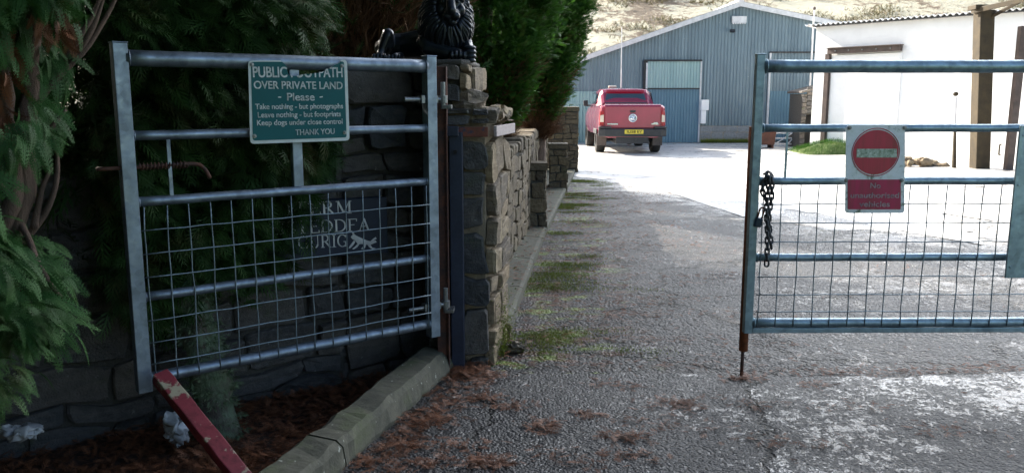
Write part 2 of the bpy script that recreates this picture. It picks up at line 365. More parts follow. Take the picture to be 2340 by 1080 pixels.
a.set('Base Color', a.ramp(n, (.3, (.018, .010, .007)), (.5, (.05, .024, .014)), (.7, (.10, .045, .022)))); a.bump(a.noise(45, 6, .7), 1, .03); M['soil'] = a.m
a = NM('rough_grass', .9); n = a.noise(.7, 8, .7)
a.set('Base Color', a.ramp(n, (.3, (.05, .09, .02)), (.6, (.12, .16, .04)), (.75, (.2, .18, .08)))); a.bump(a.noise(12, 6), 1, .05); M['grass'] = a.m
a = NM('moorland', .95); n = a.noise(.16, 9, .72); n2 = a.noise(1.6, 7, .75)
f = a.math('ADD', a.math('MULTIPLY', n, .65), a.math('MULTIPLY', n2, .4))
a.set('Base Color', a.ramp(f, (.44, (.52, .50, .38)), (.53, (.46, .43, .32)), (.57, (.20, .15, .10)), (.66, (.11, .09, .065)))); a.bump(n2, .8, .6); M['moor'] = a.m
# barn cladding: corrugation is geometry, the sheet laps and streaks are in the paint
def m_clad(name, c1, c2):
    a = NM(name, .5, .1); st = a.noise(1.3, 6, .65, co=a.map((2.2, 1, .25))); n = a.noise(3, 6)
    c = a.mix(a.ramp(st, (.35, 0.0), (.68, 1.0)), c1, c2); c = a.mix(a.ramp(n, (.66, 0.0), (.8, .4)), c, tuple(x*.5 for x in c1))
    c = a.mix(a.ramp(a.noise(11, 3, .4), (.735, 0.0), (.75, .6)), c, (.4, .42, .42))
    a.set('Base Color', c); return a.m
M['clad'] = m_clad('blue_grey_cladding', (.13, .185, .215), (.20, .27, .30))
M['clad_pale'] = m_clad('pale_green_blue_cladding', (.24, .37, .37), (.33, .46, .45))
M['clad_blue'] = m_clad('blue_door_cladding', (.095, .19, .25), (.13, .23, .29))
M['roof'] = m_plain('fibre_cement_roof', (.36, .34, .32), .9, 0, .25, 2, .3)
M['trim'] = m_plain('pale_trim', (.62, .62, .62), .6, 0, .15, 6, .1)
M['white'] = m_plain('white_render', (.86, .86, .85), .7, 0, .05, 2, .15)
M['block'] = m_stone('grey_blockwork', [(.22, .24, .25), (.30, .32, .32), (.26, .27, .27)], .2)
M['brown'] = m_plain('brown_timber', (.042, .028, .010), .75, 0, .35, 5, .4)
M['brown2'] = m_plain('brown_painted_steel', (.08, .055, .045), .6, 0, .3, 6, .2)
M['redcar'] = m_plain('crimson_car_paint', (.27, .012, .04), .22, .1, .12, 2, 0, .5, 1.0)
M['black'] = m_plain('black_plastic', (.018, .019, .022), .5, 0, .3, 12, .1)
M['tyre'] = m_plain('tyre_rubber', (.016, .015, .014), .85, 0, .3, 20, .2)
M['flap'] = m_plain('muddy_mudflap', (.10, .085, .075), .8, 0, .3, 10, .1)
M['chrome'] = m_plain('chrome', (.75, .77, .8), .15, 1, .1, 5, 0)
M['glass'] = m_plain('dark_car_glass', (.035, .06, .075), .06, 0, .1, 3, 0, .8)
M['redlamp'] = m_plain('red_lamp_lens', (.32, .01, .02), .2, 0, .1, 5, 0, .6)
M['clearlamp'] = m_plain('pale_lamp_lens', (.6, .52, .42), .2, 0, .15, 5, 0, .6)
M['plate'] = m_plain('yellow_number_plate', (.62, .5, .05), .4, 0, .05, 5, 0)
M['plateink'] = m_plain('black_characters', (.02, .02, .02), .6, 0, 0, 5, 0)
M['dark'] = m_plain('dark_interior', (.015, .014, .013), .9, 0, .3, 4, 0)  # near-black fill for the shade inside the doorway and bolt hole
M['moss'] = m_foliage('cushion_moss', (.06, .09, .008), (.20, .25, .025), (.28, .32, .05), .1, 0)
M['lichen'] = m_foliage('lichen_moss', (.05, .09, .03), (.14, .19, .11), (.18, .24, .15), .1, 0)
M['needle'] = m_foliage('fallen_needles', (.06, .024, .011), (.22, .082, .036), (.28, .115, .055), .05, 0)

# ------------------------------------------------------------------ text
def text_tris(body):
    cu = bpy.data.curves.new('t', 'FONT'); cu.body = body; cu.size = 1; cu.extrude = 0.004
    o = bpy.data.objects.new('t', cu); C.objects.link(o); bpy.context.view_layer.update()
    me = bpy.data.meshes.new_from_object(o.evaluated_get(bpy.context.evaluated_depsgraph_get()))
    vs = [v.co.copy() for v in me.vertices]; fs = [tuple(p.vertices) for p in me.polygons]
    bpy.data.objects.remove(o); bpy.data.curves.remove(cu); bpy.data.meshes.remove(me)
    return vs, fs
def put_text(mb, body, pa, pb, n, cap=None, bold=0.0):
    """text from pa to pb (baseline), facing n; cap = cap height in metres"""
    vs, fs = text_tris(body); x0 = min(v.x for v in vs); x1 = max(v.x for v in vs)
    u = (pb-pa); Lw = u.length; u.normalize(); up = n.cross(u).normalized()
    if up.z < 0: up = -up
    sx = Lw/(x1-x0); sy = (cap/.73) if cap else sx
    out = [pa+u*((v.x-x0)*sx)+up*(v.y*sy)+n*(v.z*.25) for v in vs]
    mb.add(out, fs)
    if bold:
        for du in ((bold, 0), (0, bold), (bold, bold)):
            mb.add([p+u*du[0]+up*du[1]+n*.00015 for p in out], fs)

# ------------------------------------------------------------------ stonework
def stones(mb, O, U, W, Hh, N, seed, hr=(.09, .2), wr=(.14, .38), prot=(.015, .05), gap=.012, mi=0, top=None):
    rn = random.Random(seed); U = Vector(U).normalized(); N = Vector(N).normalized(); O = Vector(O); y = 0
    while y < Hh-.02:
        ch = rn.uniform(*hr)
        if Hh-y-ch < hr[0]*.6: ch = Hh-y
        x = 0; first = True
        while x < W-.01:
            sw = rn.uniform(*wr)*(rn.uniform(.5, 1) if first else 1); first = False
            if W-x-sw < wr[0]*.5: sw = W-x
            subs = [(0, ch)]
            if ch > hr[1]*.75 and rn.random() < .3: k = rn.uniform(.35, .65); subs = [(0, ch*k), (ch*k, ch*(1-k))]
            for (y0, hh) in subs:
                if top and y+y0+hh*.5 > top(x+sw/2): continue
                cx, cy = x+sw/2, y+y0+hh/2; hw, hh2 = sw/2-gap*rn.uniform(.3, 1), hh/2-gap*rn.uniform(.3, 1)
                pr = rn.uniform(*prot); var = rn.random(); pts = []; wmul = 1 if hr[1]-hr[0] > .02 else 0
                e1, e2 = rn.uniform(.7, .93), rn.uniform(.7, .93); base = [(-1, -e1), (-e2, -1), (.1, -1), (e1, -1), (1, -e2), (1, .1), (1, e1), (e2, 1), (0, 1), (-e1, 1), (-1, e2), (-1, 0)]
                for bx, by in base:
                    pts.append((cx+bx*hw*rn.uniform(.92, 1.05), cy+by*hh2*rn.uniform(.88, 1.07)))
                vs = []; n = len(pts); tx, ty = rn.uniform(-.35, .35), rn.uniform(-.35, .35)
                for (fac, dep) in ((1, -.02), (1.0, pr*.75), (.93, pr)):
                    for (px, py) in pts:
                        qx, qy = cx+(px-cx)*fac, cy+(py-cy)*fac
                        dd = dep+((px-cx)/max(hw, .01)*tx+(py-cy)/max(hh2, .01)*ty)*pr*.4+(rn.uniform(-.2, .2)*pr if dep > 0 else 0)
                        wv = mnoise.noise_vector((qx*3.1+seed*7, qy*3.1, seed)); qx += wv.x*.05*wmul; qy += wv.y*.06*wmul
                        vs.append(O+U*qx+Z*qy+N*dd)
                for (fx, fy) in ((-.3, -.25), (.35, -.1), (0, .35)):
                    vs.append(O+U*(cx+hw*fx)+Z*(cy+hh2*fy)+N*(pr*rn.uniform(.85, 1.15)))
                fs = []
                flip = U.cross(Z).dot(N) < 0
                for r in (0, 1):
                    for i in range(n): fs.append((r*n+i, r*n+(i+1) % n, (r+1)*n+(i+1) % n, (r+1)*n+i))
                A, B, D = 3*n, 3*n+1, 3*n+2; r2 = 2*n
                cen = [A, A, A, B, B, B, D, D, D, D, A, A]
                for i in range(n):
                    c0 = cen[i]; c1 = cen[(i+1) % n]
                    fs.append((r2+i, r2+(i+1) % n, c0))
                    if c0 != c1: fs.append((r2+(i+1) % n, c1, c0))
                fs.append((A, B, D))
                if flip: fs = [f[::-1] for f in fs]
                mb.add(vs, fs, var, mi)
            x += sw
        y += ch

# ------------------------------------------------------------------ foliage
def frond_tpl(nside=7, sub=0, droop=.25, wid=.16, spread=.5, ang=44):
    vs = []; fs = []; tip = []
    def kite(p, d, L, wd, t0, t1):
        p = np.array(p); d = np.array(d); nrm = np.array([-d[1], d[0], 0.]); b = len(vs)
        for q, t in ((p, t0), (p+d*L*.45+nrm*wd*L, (t0+t1)/2), (p+d*L, t1), (p+d*L*.45-nrm*wd*L, (t0+t1)/2)):
            vs.append(q); tip.append(t)
        fs.append((b, b+1, b+2, b+3))
    kite((0, 0, 0), (1, 0, 0), 1, .035, 0, 1)
    for i in range(nside):
        for sgn in (-1, 1):
            t = .08+.84*(i+(.25 if sgn > 0 else 0))/nside; L = spread*(1-t)**.7*(.55+.45*min(1, t*4))+.06
            an = sgn*math.radians(ang-12*t); d = (math.cos(an), math.sin(an), 0)
            kite((t, 0, 0), d, L, wid if not sub else .045, t*.6, .4+.6*t)
            for k in range(sub):
                tt = .2+.7*k/sub
                for s2 in (-1, 1):
                    a2 = an+s2*math.radians(42); kite((t+d[0]*L*tt, d[1]*L*tt, 0), (math.cos(a2), math.sin(a2), 0), L*.5*(1-tt*.55), .12, t*.6+.2, .5+.5*t)
    v = np.array(vs); v[:, 2] = -droop*v[:, 0]**2-.12*np.abs(v[:, 1])**1.5
    return v, np.array(fs), np.array(tip)
T_NEAR = frond_tpl(8, 2, .55, .075, .36, 40); T_MID = frond_tpl(5, 0, .3, .062, .56, 38); T_FAR = frond_tpl(4, 0, .1, .075, .45, 34)
tw = np.array([[0, 0, 0], [.45, .012, 0], [1, 0, 0], [.45, -.012, 0], [0, 0, 0], [.5, 0, .012], [1, 0, 0], [.5, 0, -.012],
               [.3, 0, 0], [.5, .1, .01], [.75, .2, .03], [.5, .085, .01], [.5, 0, 0], [.7, -.09, .02], [.9, -.16, -.02], [.7, -.075, .02]])
T_TWIG = (tw, np.arange(16).reshape(4, 4), np.tile([0, .4, 1, .4], 4))
T_DENSE = frond_tpl(5, 0, .2, .12, .5, 40); T_DEAD = frond_tpl(4, 0, .05, .06, .5, 36)
def norm(a): return a/np.maximum(np.linalg.norm(a, axis=1, keepdims=True), 1e-6)
class Fol:
    def __init__(s): s.V = []; s.F = []; s.var = []; s.tip = []; s.n = 0
    def put(s, tpl, pos, dr, up, sc, var):
        v, f, tp = tpl; m = len(pos); k = len(v); dr = norm(dr); b = norm(np.cross(up, dr)); n = np.cross(dr, b)
        W = pos[:, None, :]+sc[:, None, None]*(v[None, :, 0:1]*dr[:, None, :]+v[None, :, 1:2]*b[:, None, :]+v[None, :, 2:3]*n[:, None, :])
        s.V.append(W.reshape(-1, 3)); s.F.append((f[None]+(s.n+np.arange(m)*k)[:, None, None]).reshape(-1, 4))
        s.var.append(np.repeat(var, k)); s.tip.append(np.tile(tp, m)); s.n += m*k
    def build(s, name, mat, parent): return np_mesh(name, np.concatenate(s.V), np.concatenate(s.F), np.concatenate(s.var), mat, parent, np.concatenate(s.tip))
def clumps(fo, rg, cen, out, M_, rad, flen, tpl, droop=.5, jit=.6, upb=0.0):
    """cen (n,3) branch tips, out (n,3) growing directions; M_ fronds each"""
    n = len(cen); L = norm(out)
    for _ in range(M_):
        t = rg.random(n)[:, None]; off = norm(rg.normal(size=(n, 3)))*(rg.random(n)**.5)[:, None]*rad
        pos = cen+off-L*(t*rad*1.2)
        d = L+rg.normal(size=(n, 3))*jit+off/rad*.5+np.array([0, 0, -droop+upb])
        u = np.tile([0, 0, 1.], (n, 1))+rg.normal(size=(n, 3))*.45+L*.4
        fo.put(tpl, pos, d, u, flen*rg.uniform(.6, 1.25, n), np.clip(rg.normal(.5, .25, n), 0, 1))
def trunk_mb(mb, pts, r0, r1, seg=10, lump=.12, seed=0):
    rn = random.Random(seed); n = len(pts); b = len(mb.v)
    mb.tube(pts, [r0+(r1-r0)*i/(n-1) for i in range(n)], seg)
    for i in range(b, len(mb.v)):
        v = Vector(mb.v[i]); d = mnoise.noise_vector(v*9)*r0*lump*2; mb.v[i] = tuple(v+d)
def spline(pts, n):
    pts = [Vector(p) for p in pts]; P2 = [pts[0]*2-pts[1]]+pts+[pts[-1]*2-pts[-2]]; out = []; m = len(pts)-1
    for i in range(n+1):
        t = i/n*m; k = min(int(t), m-1); u = t-k; a, b, c, d = P2[k:k+4]
        out.append(.5*((2*b)+(c-a)*u+(2*a-5*b+4*c-d)*u*u+(3*b-a-3*c+d)*u**3))
    return out

# ================================================================== SETTING
rg = np.random.default_rng(7); rnd = random.Random(11)
mb = MB(); mb.grid(lambda u, v: V(-320+640*u, -60+560*v, -.30), 8, 8); struct(mb.build('ground', M['grass']))
def hillz(x, y):
    t = max(0, y-44); base = .40*t if t < 150 else 60+.3*(t-150)
    base *= .85+.15*math.sin(x*.02+1.1)
    return -.5+base+mnoise.noise((x*.03, y*.03, 2))*t*.05+mnoise.noise((x*.15, y*.15, 5))*min(t, 25)*.03
mb = MB(); mb.grid(lambda u, v: (lambda x, y: V(x, y, hillz(x, y)))(-230+460*u, 40+240*v), 130, 90); struct(mb.build('hill', M['moor'], smooth=True))

rgh = np.random.default_rng(3)
HEATH = []
for _ in range(26000):
    x_, y_ = rgh.uniform(-8, 45), rgh.uniform(46, 90)
    if mnoise.noise((x_*.13, y_*.2, 6))+.8*mnoise.noise((x_*.5, y_*.7, 1))+rgh.normal(0, .12) > .2: HEATH.append((x_, y_, hillz(x_, y_)))
KO = [V(-1.30, 1.2, 0), V(-.705, 3.31, 0), V(-.34, 4.62, 0)]        # outer foot of the concrete kerb
def kerbx(y):
    return -1.30+(y-1.2)*(.595/2.11) if y < 3.31 else -.705+(y-3.31)*(.365/1.31)
def apron_edge(x): return 4.47+.05*math.sin(x*2.1+.6)+.03*mnoise.noise((x*3, 0, 1))+.02*mnoise.noise((x*11, 0, 4))+.02*x
def apron(u, v):
    y = .6; xl = kerbx(.6+3.9*v)-.09; x = xl+(9-xl)*u; y = .6+(apron_edge(x)-.6)*v
    return V(x, y, .014+.006*mnoise.noise((x*1.3, y*1.3, 0))+.004*mnoise.noise((x*4, y*4, 3)))
mb = MB(); mb.grid(apron, 160, 60)
n0 = 60*161; e = [mb.v[n0+i] for i in range(161)]
mb.add([p for p in e]+[(p[0], p[1]+.008, -.03) for p in e], [(i, i+1, 162+i, 161+i) for i in range(160)])
struct(mb.build('road', M['apron'], smooth=True))
WF = [(-.06, 5.2), (.20, 9.3), (.76, 17.9)]                          # drive face of the low wall
def wallx(y): return -.28+(y-5.3)*.1125 if y < 9.3 else .17+(y-9.3)*.0686
def drive(u, v):
    y = 3.8+14.8*v; xl = min(wallx(max(y, 4.6))+.02, wallx(y)) if y > 4.9 else -.33; x = xl+(14-xl)*u**1.3
    return V(x, y, -.008+.012*mnoise.noise((x*.8, y*.5, 7))+.006*mnoise.noise((x*3, y*3, 1)))
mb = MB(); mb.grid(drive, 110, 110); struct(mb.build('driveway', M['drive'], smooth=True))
def yard(u, v):
    x = -14+46*u; e = max(16.6-max(0, x-1.2)*2.2, 10.2)+.3*math.sin(x*.8)+2.2*mnoise.noise((x*1.1, 1, 2))+.6*mnoise.noise((x*2.6, 1, 2))+.4*mnoise.noise((x*7, 1, 2)); y = e+(46-e)*v  # pale sheet runs forward at the right to stand for sunlit ground
    return V(x, y, .012+.010*mnoise.noise((x*.7, y*.7, 3))-(.012 if v == 0 else 0))
mb = MB(); mb.grid(yard, 420, 50); struct(mb.build('yard', M['yard'], smooth=True))
def bed(u, v):
    y = .4+5.4*v; xr = kerbx(min(y, 4.6))-.1; x = -7+(xr+7)*(1-(1-u)**1.4)
    return V(x, y, -.045+.03*mnoise.noise((x*1.7, y*1.7, 9))+.016*mnoise.noise((x*6, y*6, 2))-.05*max(0, min(1, (xr-x)*2.5)))
mb = MB(); mb.grid(bed, 90, 80); struct(mb.build('soil_bed', M['soil'], smooth=True))
# kerb strip along the foot of the low wall
mb = MB(); ys = [5.3+.4*i for i in range(33)]
def kout(y): return -.03+(y-5.3)*.098 if y < 8.97 else .33+(y-8.97)*.1165
for i, y in enumerate(ys[:-1]):
    y2 = ys[i+1]-(.012 if i % 3 == 2 else 0); j1, j2 = .012*mnoise.noise((y*2, 0, 0)), .012*mnoise.noise((ys[i+1]*2, 0, 0))
    a1, b1, a2, b2 = wallx(y)-.03, kout(y)+j1, wallx(y2)-.03, kout(y2)+j2
    vs = [(a1, y, -.04), (b1+.01, y, -.04), (b1, y, .055+j1), (b1-.03, y, .07+j1), (a1, y, .085), (a2, y2, -.04), (b2+.01, y2, -.04), (b2, y2, .055+j2), (b2-.03, y2, .07+j2), (a2, y2, .085)]
    mb.add(vs, [(1, 6, 7, 2), (2, 7, 8, 3), (3, 8, 9, 4), (0, 1, 2, 3, 4), (9, 8, 7, 6, 5)])
struct(mb.build('kerb_strip', M['kerb']))
# two concrete kerb stones at the front
def kerb_stone(p, q, label):
    d = (q-p); Lk = d.length; d.normalize(); nrm = V(-d.y, d.x, 0); t = thing('kerb_stone', label, 'kerb', p, 'concrete kerb stones by the bed')
    prof = [(0, -.06), (-.005, .03), (.012, .10), (.035, .128), (.16, .135), (.19, .115), (.2, -.08)]
    k = int(Lk/.05); vs = []; fs = []; m = len(prof)
    for i in range(k+1):
        for (o_, z) in prof:
            q0 = p+d*(Lk*i/k)+nrm*o_+Z*z; vs.append(q0+mnoise.noise_vector(q0*6)*.014+mnoise.noise_vector(q0*19)*.008)
    for i in range(k):
        for j in range(m-1): fs.append((i*m+j, (i+1)*m+j, (i+1)*m+j+1, i*m+j+1))
    fs.append(tuple(range(m))); fs.append(tuple(k*m+j for j in range(m-1, -1, -1)))
    mb = MB(); mb.add(vs, fs); mb.build('block', M['kerb'], t); return t
kerb_stone(KO[0], KO[1]-V(.004, .014, 0), 'mossy concrete kerb stone at the bottom edge of the picture')
kerb_stone(KO[1], KO[2], 'longer lichened concrete kerb stone running back to the gate post')

# ================================================================== STONE WALLS
WA = V(-2.75, 3.364, 0); WB = V(-.36, 5.142, 0); WU = (WB-WA).normalized(); WN = V(WU.y, -WU.x, 0)
LW = (WB-WA).length; SP = (V(-.98, 4.681, 0)-WA).length
gw = thing('garden_wall', 'dark rubble stone garden wall under the cypress hedge behind the left gate', 'wall', WA)
mb = MB(); z0 = -.15
E0 = WA-WU*2.6
mb.obox((E0+WA+WU*SP)/2-WN*.2+Z*.47, WU*(SP+2.6), WN*.4, Z*1.24, .3, 1)
stones(mb, E0+Z*z0, WU, SP+2.6, 1.27, WN, 3, (.10, .24), (.18, .52), (.015, .05), .012)
mb.build('masonry', [M['stone'], M['mortar']], gw)
mb = MB()
for i in range(14):
    a0 = -2.6+i*.33
    if a0+.32 > SP: break
    c0 = WA+WU*(a0+.16)-WN*.18+Z*(1.13+rnd.uniform(-.01, .015)); mb.obox(c0, WU*.315, WN*.44, Z*(.07+rnd.uniform(0, .03)), rnd.random())
mb.build('coping', M['stone'], gw, bevel=.015)

gp = thing('gate_pier', 'tall rubble stone gate pier with rusty strap carrying the lion statue', 'pier', V(-.3, 4.9, 0))
mb = MB(); S0 = WA+WU*SP
mb.obox((S0+WB)/2-WN*.24+Z*.79, WU*(LW-SP), WN*.44, Z*1.88, .3, 1)
stones(mb, S0+Z*z0, WU, LW-SP, 1.88, WN, 8, (.11, .3), (.2, .5), (.015, .06), .012)
stones(mb, S0-WN*.46+Z*z0, WN, .46, 1.88, -WU, 9, (.11, .3), (.2, .4), (.01, .03), .012)
# front block: front face looks at the road, right face looks on the drive, its bounce light put into warmer stone
fa, fb, fc, fd = V(-.50, 4.74, 0), V(-.135, 4.74, 0), V(-.035, 5.28, 0), V(-.55, 5.28, 0)
def block(lo, hi, sh, seed, m0, m1, hr, wr):
    a_, b_, c_, d_ = fa+V(.02, .02, 0), fb+V(-.02+sh, .02, 0), fc+V(-.02+sh, 0, 0), fd
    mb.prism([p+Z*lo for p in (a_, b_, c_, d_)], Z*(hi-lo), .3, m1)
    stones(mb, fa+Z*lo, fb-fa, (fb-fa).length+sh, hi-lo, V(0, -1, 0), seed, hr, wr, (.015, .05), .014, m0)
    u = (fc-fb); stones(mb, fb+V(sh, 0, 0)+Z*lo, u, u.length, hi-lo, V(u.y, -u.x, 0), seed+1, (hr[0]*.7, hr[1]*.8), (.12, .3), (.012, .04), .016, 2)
block(-.12, 1.33, 0, 21, 0, 3, (.16, .3), (.2, .36))
block(1.40, 1.50, .01, 25, 0, 3, (.1, .12), (.2, .3))
block(1.50, 1.74, -.135, 31, 0, 1, (.12, .2), (.2, .3))
mb.prism([p+Z*1.33 for p in (fa+V(.03, .03, 0), fb+V(-.03, .03, 0), fc+V(-.03, 0, 0), fd)], Z*.07, .3, 3)
for (c0, r, s) in ((V(-.11, 4.95, 1.45), (.06, .14, .05), 3), (V(-.27, 4.82, 1.53), (.12, .08, .07), 5), (V(-.07, 5.15, 1.44), (.05, .1, .05), 9)):
    b0 = len(mb.v); mb.ell(c0, r, None, 12, 8, rnd.random(), 2)
    for i in range(b0, len(mb.v)): v = Vector(mb.v[i]); mb.v[i] = tuple(v+mnoise.noise_vector(v*12+V(s, s, s))*.045)
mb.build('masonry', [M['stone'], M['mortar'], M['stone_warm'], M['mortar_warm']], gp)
# flat mossy ledge under the statue
mb = MB(); lc = V(-.42, 5.12, 1.755)
mb.prism([V(-1.0, 4.74, 1.735), V(-.5, 4.76, 1.735), V(-.28, 4.72, 1.735), V(-.235, 4.78, 1.735), V(-.2, 5.3, 1.735), V(-.75, 5.45, 1.735)], Z*.03)
mb.build('ledge', M['stone'], gp, bevel=.012)
mb = MB(); mb.obox(V((-.46-.135)/2, 4.70, 1.365), V(.325, 0, 0), V(0, .02, 0), Z*.055); mb.build('strap', M['strap'], gp, bevel=.003)
u = (fc-fb).normalized(); nn = V(u.y, -u.x, 0); mb = MB(); mb.obox(fb+u*.27+nn*.045+Z*1.367, u*.58, nn*.018, Z*.06); mb.build('strap', M['strap_lit'], gp, bevel=.003, label='strap end on the drive side, coloured pale as if lit')
# bright moss low on the corner
fo = Fol(); n = 900; pos = np.stack([rg.normal(-.085, .022, n), rg.normal(4.98, .10, n), np.abs(rg.normal(.10, .13, n))], 1); pos[:, 0] += (pos[:, 1]-4.98)*.2+.035-pos[:, 2]*.02
fo.put(T_FAR, pos, np.stack([np.abs(rg.normal(.5, .4, n)), -np.abs(rg.normal(.4, .4, n)), rg.normal(.2, .5, n)], 1), rg.normal(size=(n, 3)), rg.uniform(.012, .03, n), rg.random(n))
tag(fo.build('moss', M['moss'], None), 'yellow green moss growing low on the corner of the gate pier', 'moss', None, 'stuff')

dw = thing('drive_wall', 'low mossy rubble stone wall running back along the left of the drive', 'wall', V(0, 5.3, 0))
mb = MB()
def wtop(y): return 1.06-.005*(y-5.3)+.02*mnoise.noise((y*1.5, 3, 0))
for (y0, y1, sd_) in ((5.28, 9.3, 41), (9.3, 13.6, 43), (13.6, 17.4, 45)):
    p, q = V(wallx(y0), y0, 0), V(wallx(y1), y1, 0); u = (q-p).normalized(); nn = V(u.y, -u.x, 0)
    hh = wtop((y0+y1)/2)
    mb.obox((p+q)/2-nn*.2+Z*(hh/2-.05), u*(q-p).length, nn*.36, Z*(hh+.06), .3, 1)
    stones(mb, p-Z*.08, u, (q-p).length, hh+.04, nn, sd_, (.12, .24), (.16, .42), (.008, .028), .012)
mb.build('masonry', [M['stone_brown'], M['mortar']], dw)
mb = MB(); y = 5.3
while y < 17.3:
    l_ = rnd.uniform(.16, .34); x = wallx(y); hh = rnd.uniform(.09, .15)
    mb.obox(V(x-.18, y+l_/2, wtop(y)-.04+hh/2), V(.42, rnd.uniform(-.03, .03), rnd.uniform(-.02, .02)), V(.06*l_, l_*.94, 0), Z*hh, rnd.random()); y += l_
mb.build('coping', M['stone_brown'], dw, bevel=.025)
def pier_box(name, x0, x1, y0, y1, h, seed, cap=True):
    mb = MB(); mb.bx2((x0+.02, y0+.02, -.05), (x1-.02, y1, h-.02), .3, 1)
    stones(mb, V(x0, y0+.02, -.05), V(1, 0, 0), x1-x0, h, V(0, -1, 0), seed, (.12, .22), (.14, .3), (.012, .03), .01)
    stones(mb, V(x1-.02, y0, -.05), V(0, 1, 0), y1-y0, h, V(1, 0, 0), seed+1, (.1, .2), (.1, .2), (.012, .03), .01, 2)
    if cap: mb.bx2((x0-.01, y0-.01, h-.05), (x1+.012, y1, h+.035), .7)
    return mb.build(name, [M['stone_brown'], M['mortar'], M['stone_brown']], None)
for (x0, x1, y0, y1, h, s, lb) in ((.13, .40, 9.62, 9.95, .78, 51, 'nearer mossy stone buttress standing against the low drive wall'), (.62, .93, 13.95, 14.35, .77, 53, 'farther stone buttress standing against the low drive wall')):
    o = pier_box('stone_buttress', x0, x1, y0, y1, h, s); tag(o, lb, 'buttress', 'stone buttresses of the drive wall')
o = pier_box('end_pier', .68, 1.40, 17.6, 18.3, 1.34, 57); tag(o, 'square stone pier ending the low wall beside the red pickup', 'pier')

# ================================================================== GATES
GL = P(300, 500, 3.5); GL.z = 0; GR = P(985, 450, 4.43); GR.z = 0
GU = (GR-GL).normalized(); GN = V(GU.y, -GU.x, 0); LG = (GR-GL).length     # normal looks at the camera
def bar_gate(root, o, u, n, L, galv, mesh_cols, post_w=.058):
    """parts of a bar gate from the free end o along u; n looks at the camera"""
    def pt(s, z, d=0): return o+u*s+n*d+Z*z
    def post(s, z0, z1, w, label=None):
        mb = MB(); mb.obox(pt(s, (z0+z1)/2), u*w, n*w, Z*(z1-z0)); mb.obox(pt(s, z1+.002), u*(w+.006), n*(w+.006), Z*.006)
        mb.build('post', galv, root, bevel=.006)
    post(0, .28, 1.775, post_w); post(L, .26, 1.765, post_w)
    for (z, r) in ((1.715, .034), (1.395, .021), (1.115, .021), (.70, .021), (.335, .026)):
        mb = MB(); k = 16; mb.tube([pt(.02+(L-.04)*i/k, z+.0007*math.sin(i*1.7+z)) for i in range(k+1)], r, 14); mb.ring(pt(.033, z), u, r+.001, .0035, 18, 6); mb.ring(pt(L-.033, z), u, r+.001, .0035, 18, 6); mb.build('rail', galv, root, smooth=True)
    mb = MB(); k = mesh_cols; zz = [1.095, .995, .893, .79, .70, .60, .50, .405, .33]
    rn = random.Random(int(L*100))
    for i in range(k+1):
        s = .045+(L-.09)*i/k; mb.tube([pt(s+rn.uniform(-.003, .003), zz[0]-(zz[0]-.32)*j/8, -.024*0+.026+rn.uniform(-.002, .002)) for j in range(9)], .0031, 6)
    for z in zz[1:-1]:
        if z == .70: continue
        mb.tube([pt(.03+(L-.06)*j/16, z+rn.uniform(-.0025, .0025), .031) for j in range(17)], .0031, 6)
    mb.build('mesh_panel', M['wire'], root, smooth=True)
    return pt
lg = thing('left_gate'.replace('left_', 'galvanised_'), 'galvanised bar gate swung back against the dark hedge, carrying the green footpath sign', 'gate', GL)
pt = bar_gate(lg, GL, GU, GN, LG, M['galv'], 15)
def sgate(px, py): p = ONP(px, py, GL, GN); return (p-GL).dot(GU)
s1 = sgate(682, 400); mb = MB(); mb.obox(pt(s1, 1.42, -.012), GU*.05, GN*.03, Z*.58); mb.build('upright', M['galv'], lg, bevel=.004)
s2 = sgate(388, 390); mb = MB(); mb.obox(pt(s2, 1.255, .004), GU*.016, GN*.006, Z*.27); mb.build('guide_bar', M['galv'], lg, bevel=.001)
bo = MB(); bo.tube(spline([pt(-.12, 1.262, .0), pt(.1, 1.264, .0), pt(.27, 1.266, .0), pt(.315, 1.245, .005), pt(.335, 1.20, .02)], 20), .009, 10); b = bo.build('slide_bolt', M['rust'], lg, smooth=True)
sp = MB(); sp.tube([pt(.045+.2*i/160, 1.264+.0145*math.sin(i/160*2*math.pi*13), .0+.0145*math.cos(i/160*2*math.pi*13)) for i in range(161)], .0028, 6); sp.build('spring', M['rust'], b, smooth=True)
for z in (1.545, .43):                                                  # hinge eyes by the pier
    mb = MB(); mb.tube([pt(LG-.155, z, -.0), pt(LG+.03, z, 0)], .0125, 12); mb.obox(pt(LG-.05, z, 0), GU*.022, GN*.042, Z*.042); mb.obox(pt(LG+.036, z, 0), GU*.014, GN*.038, Z*.038)
    mb.tube([pt(LG+.085, z-.02, 0), pt(LG+.085, z+.02, 0)], .024, 12); mb.tube([pt(LG+.03, z, 0), pt(LG+.075, z, 0)], .012, 10); mb.build('hinge_bolt', M['bolt'], lg, smooth=False, bevel=.002)

# hanging post: rusty channel, navy plate, hinge pins
hp = thing('gate_post', 'rusty steel hanging post with navy plate between left gate and stone pier', 'post', P(1015, 800, 4.6))
HX = [P(px, 300, 4.66) for px in (1000, 1024, 1027, 1057)]
mb = MB(); mb.bx2((HX[0].x-.012, 4.58, -.02), (HX[1].x, 4.66, 1.72), .5); mb.bx2((HX[1].x-.006, 4.56, -.02), (HX[1].x+.002, 4.578, 1.722)); mb.build('channel', M['rust'], hp, bevel=.003)
mb = MB(); mb.bx2((HX[2].x, 4.62, -.02), (HX[3].x, 4.70, 1.365)); mb.bx2((HX[2].x-.03, 4.60, 1.345), (HX[3].x-.02, 4.618, 1.40)); mb.build('plate', M['navy'], hp, bevel=.003)
mb = MB(); mb.tube([V(HX[2].x+.035, 4.6, 1.26), V(HX[2].x+.035, 4.63, 1.26)], .011, 12); mb.build('bolt_hole', M['dark'], hp)
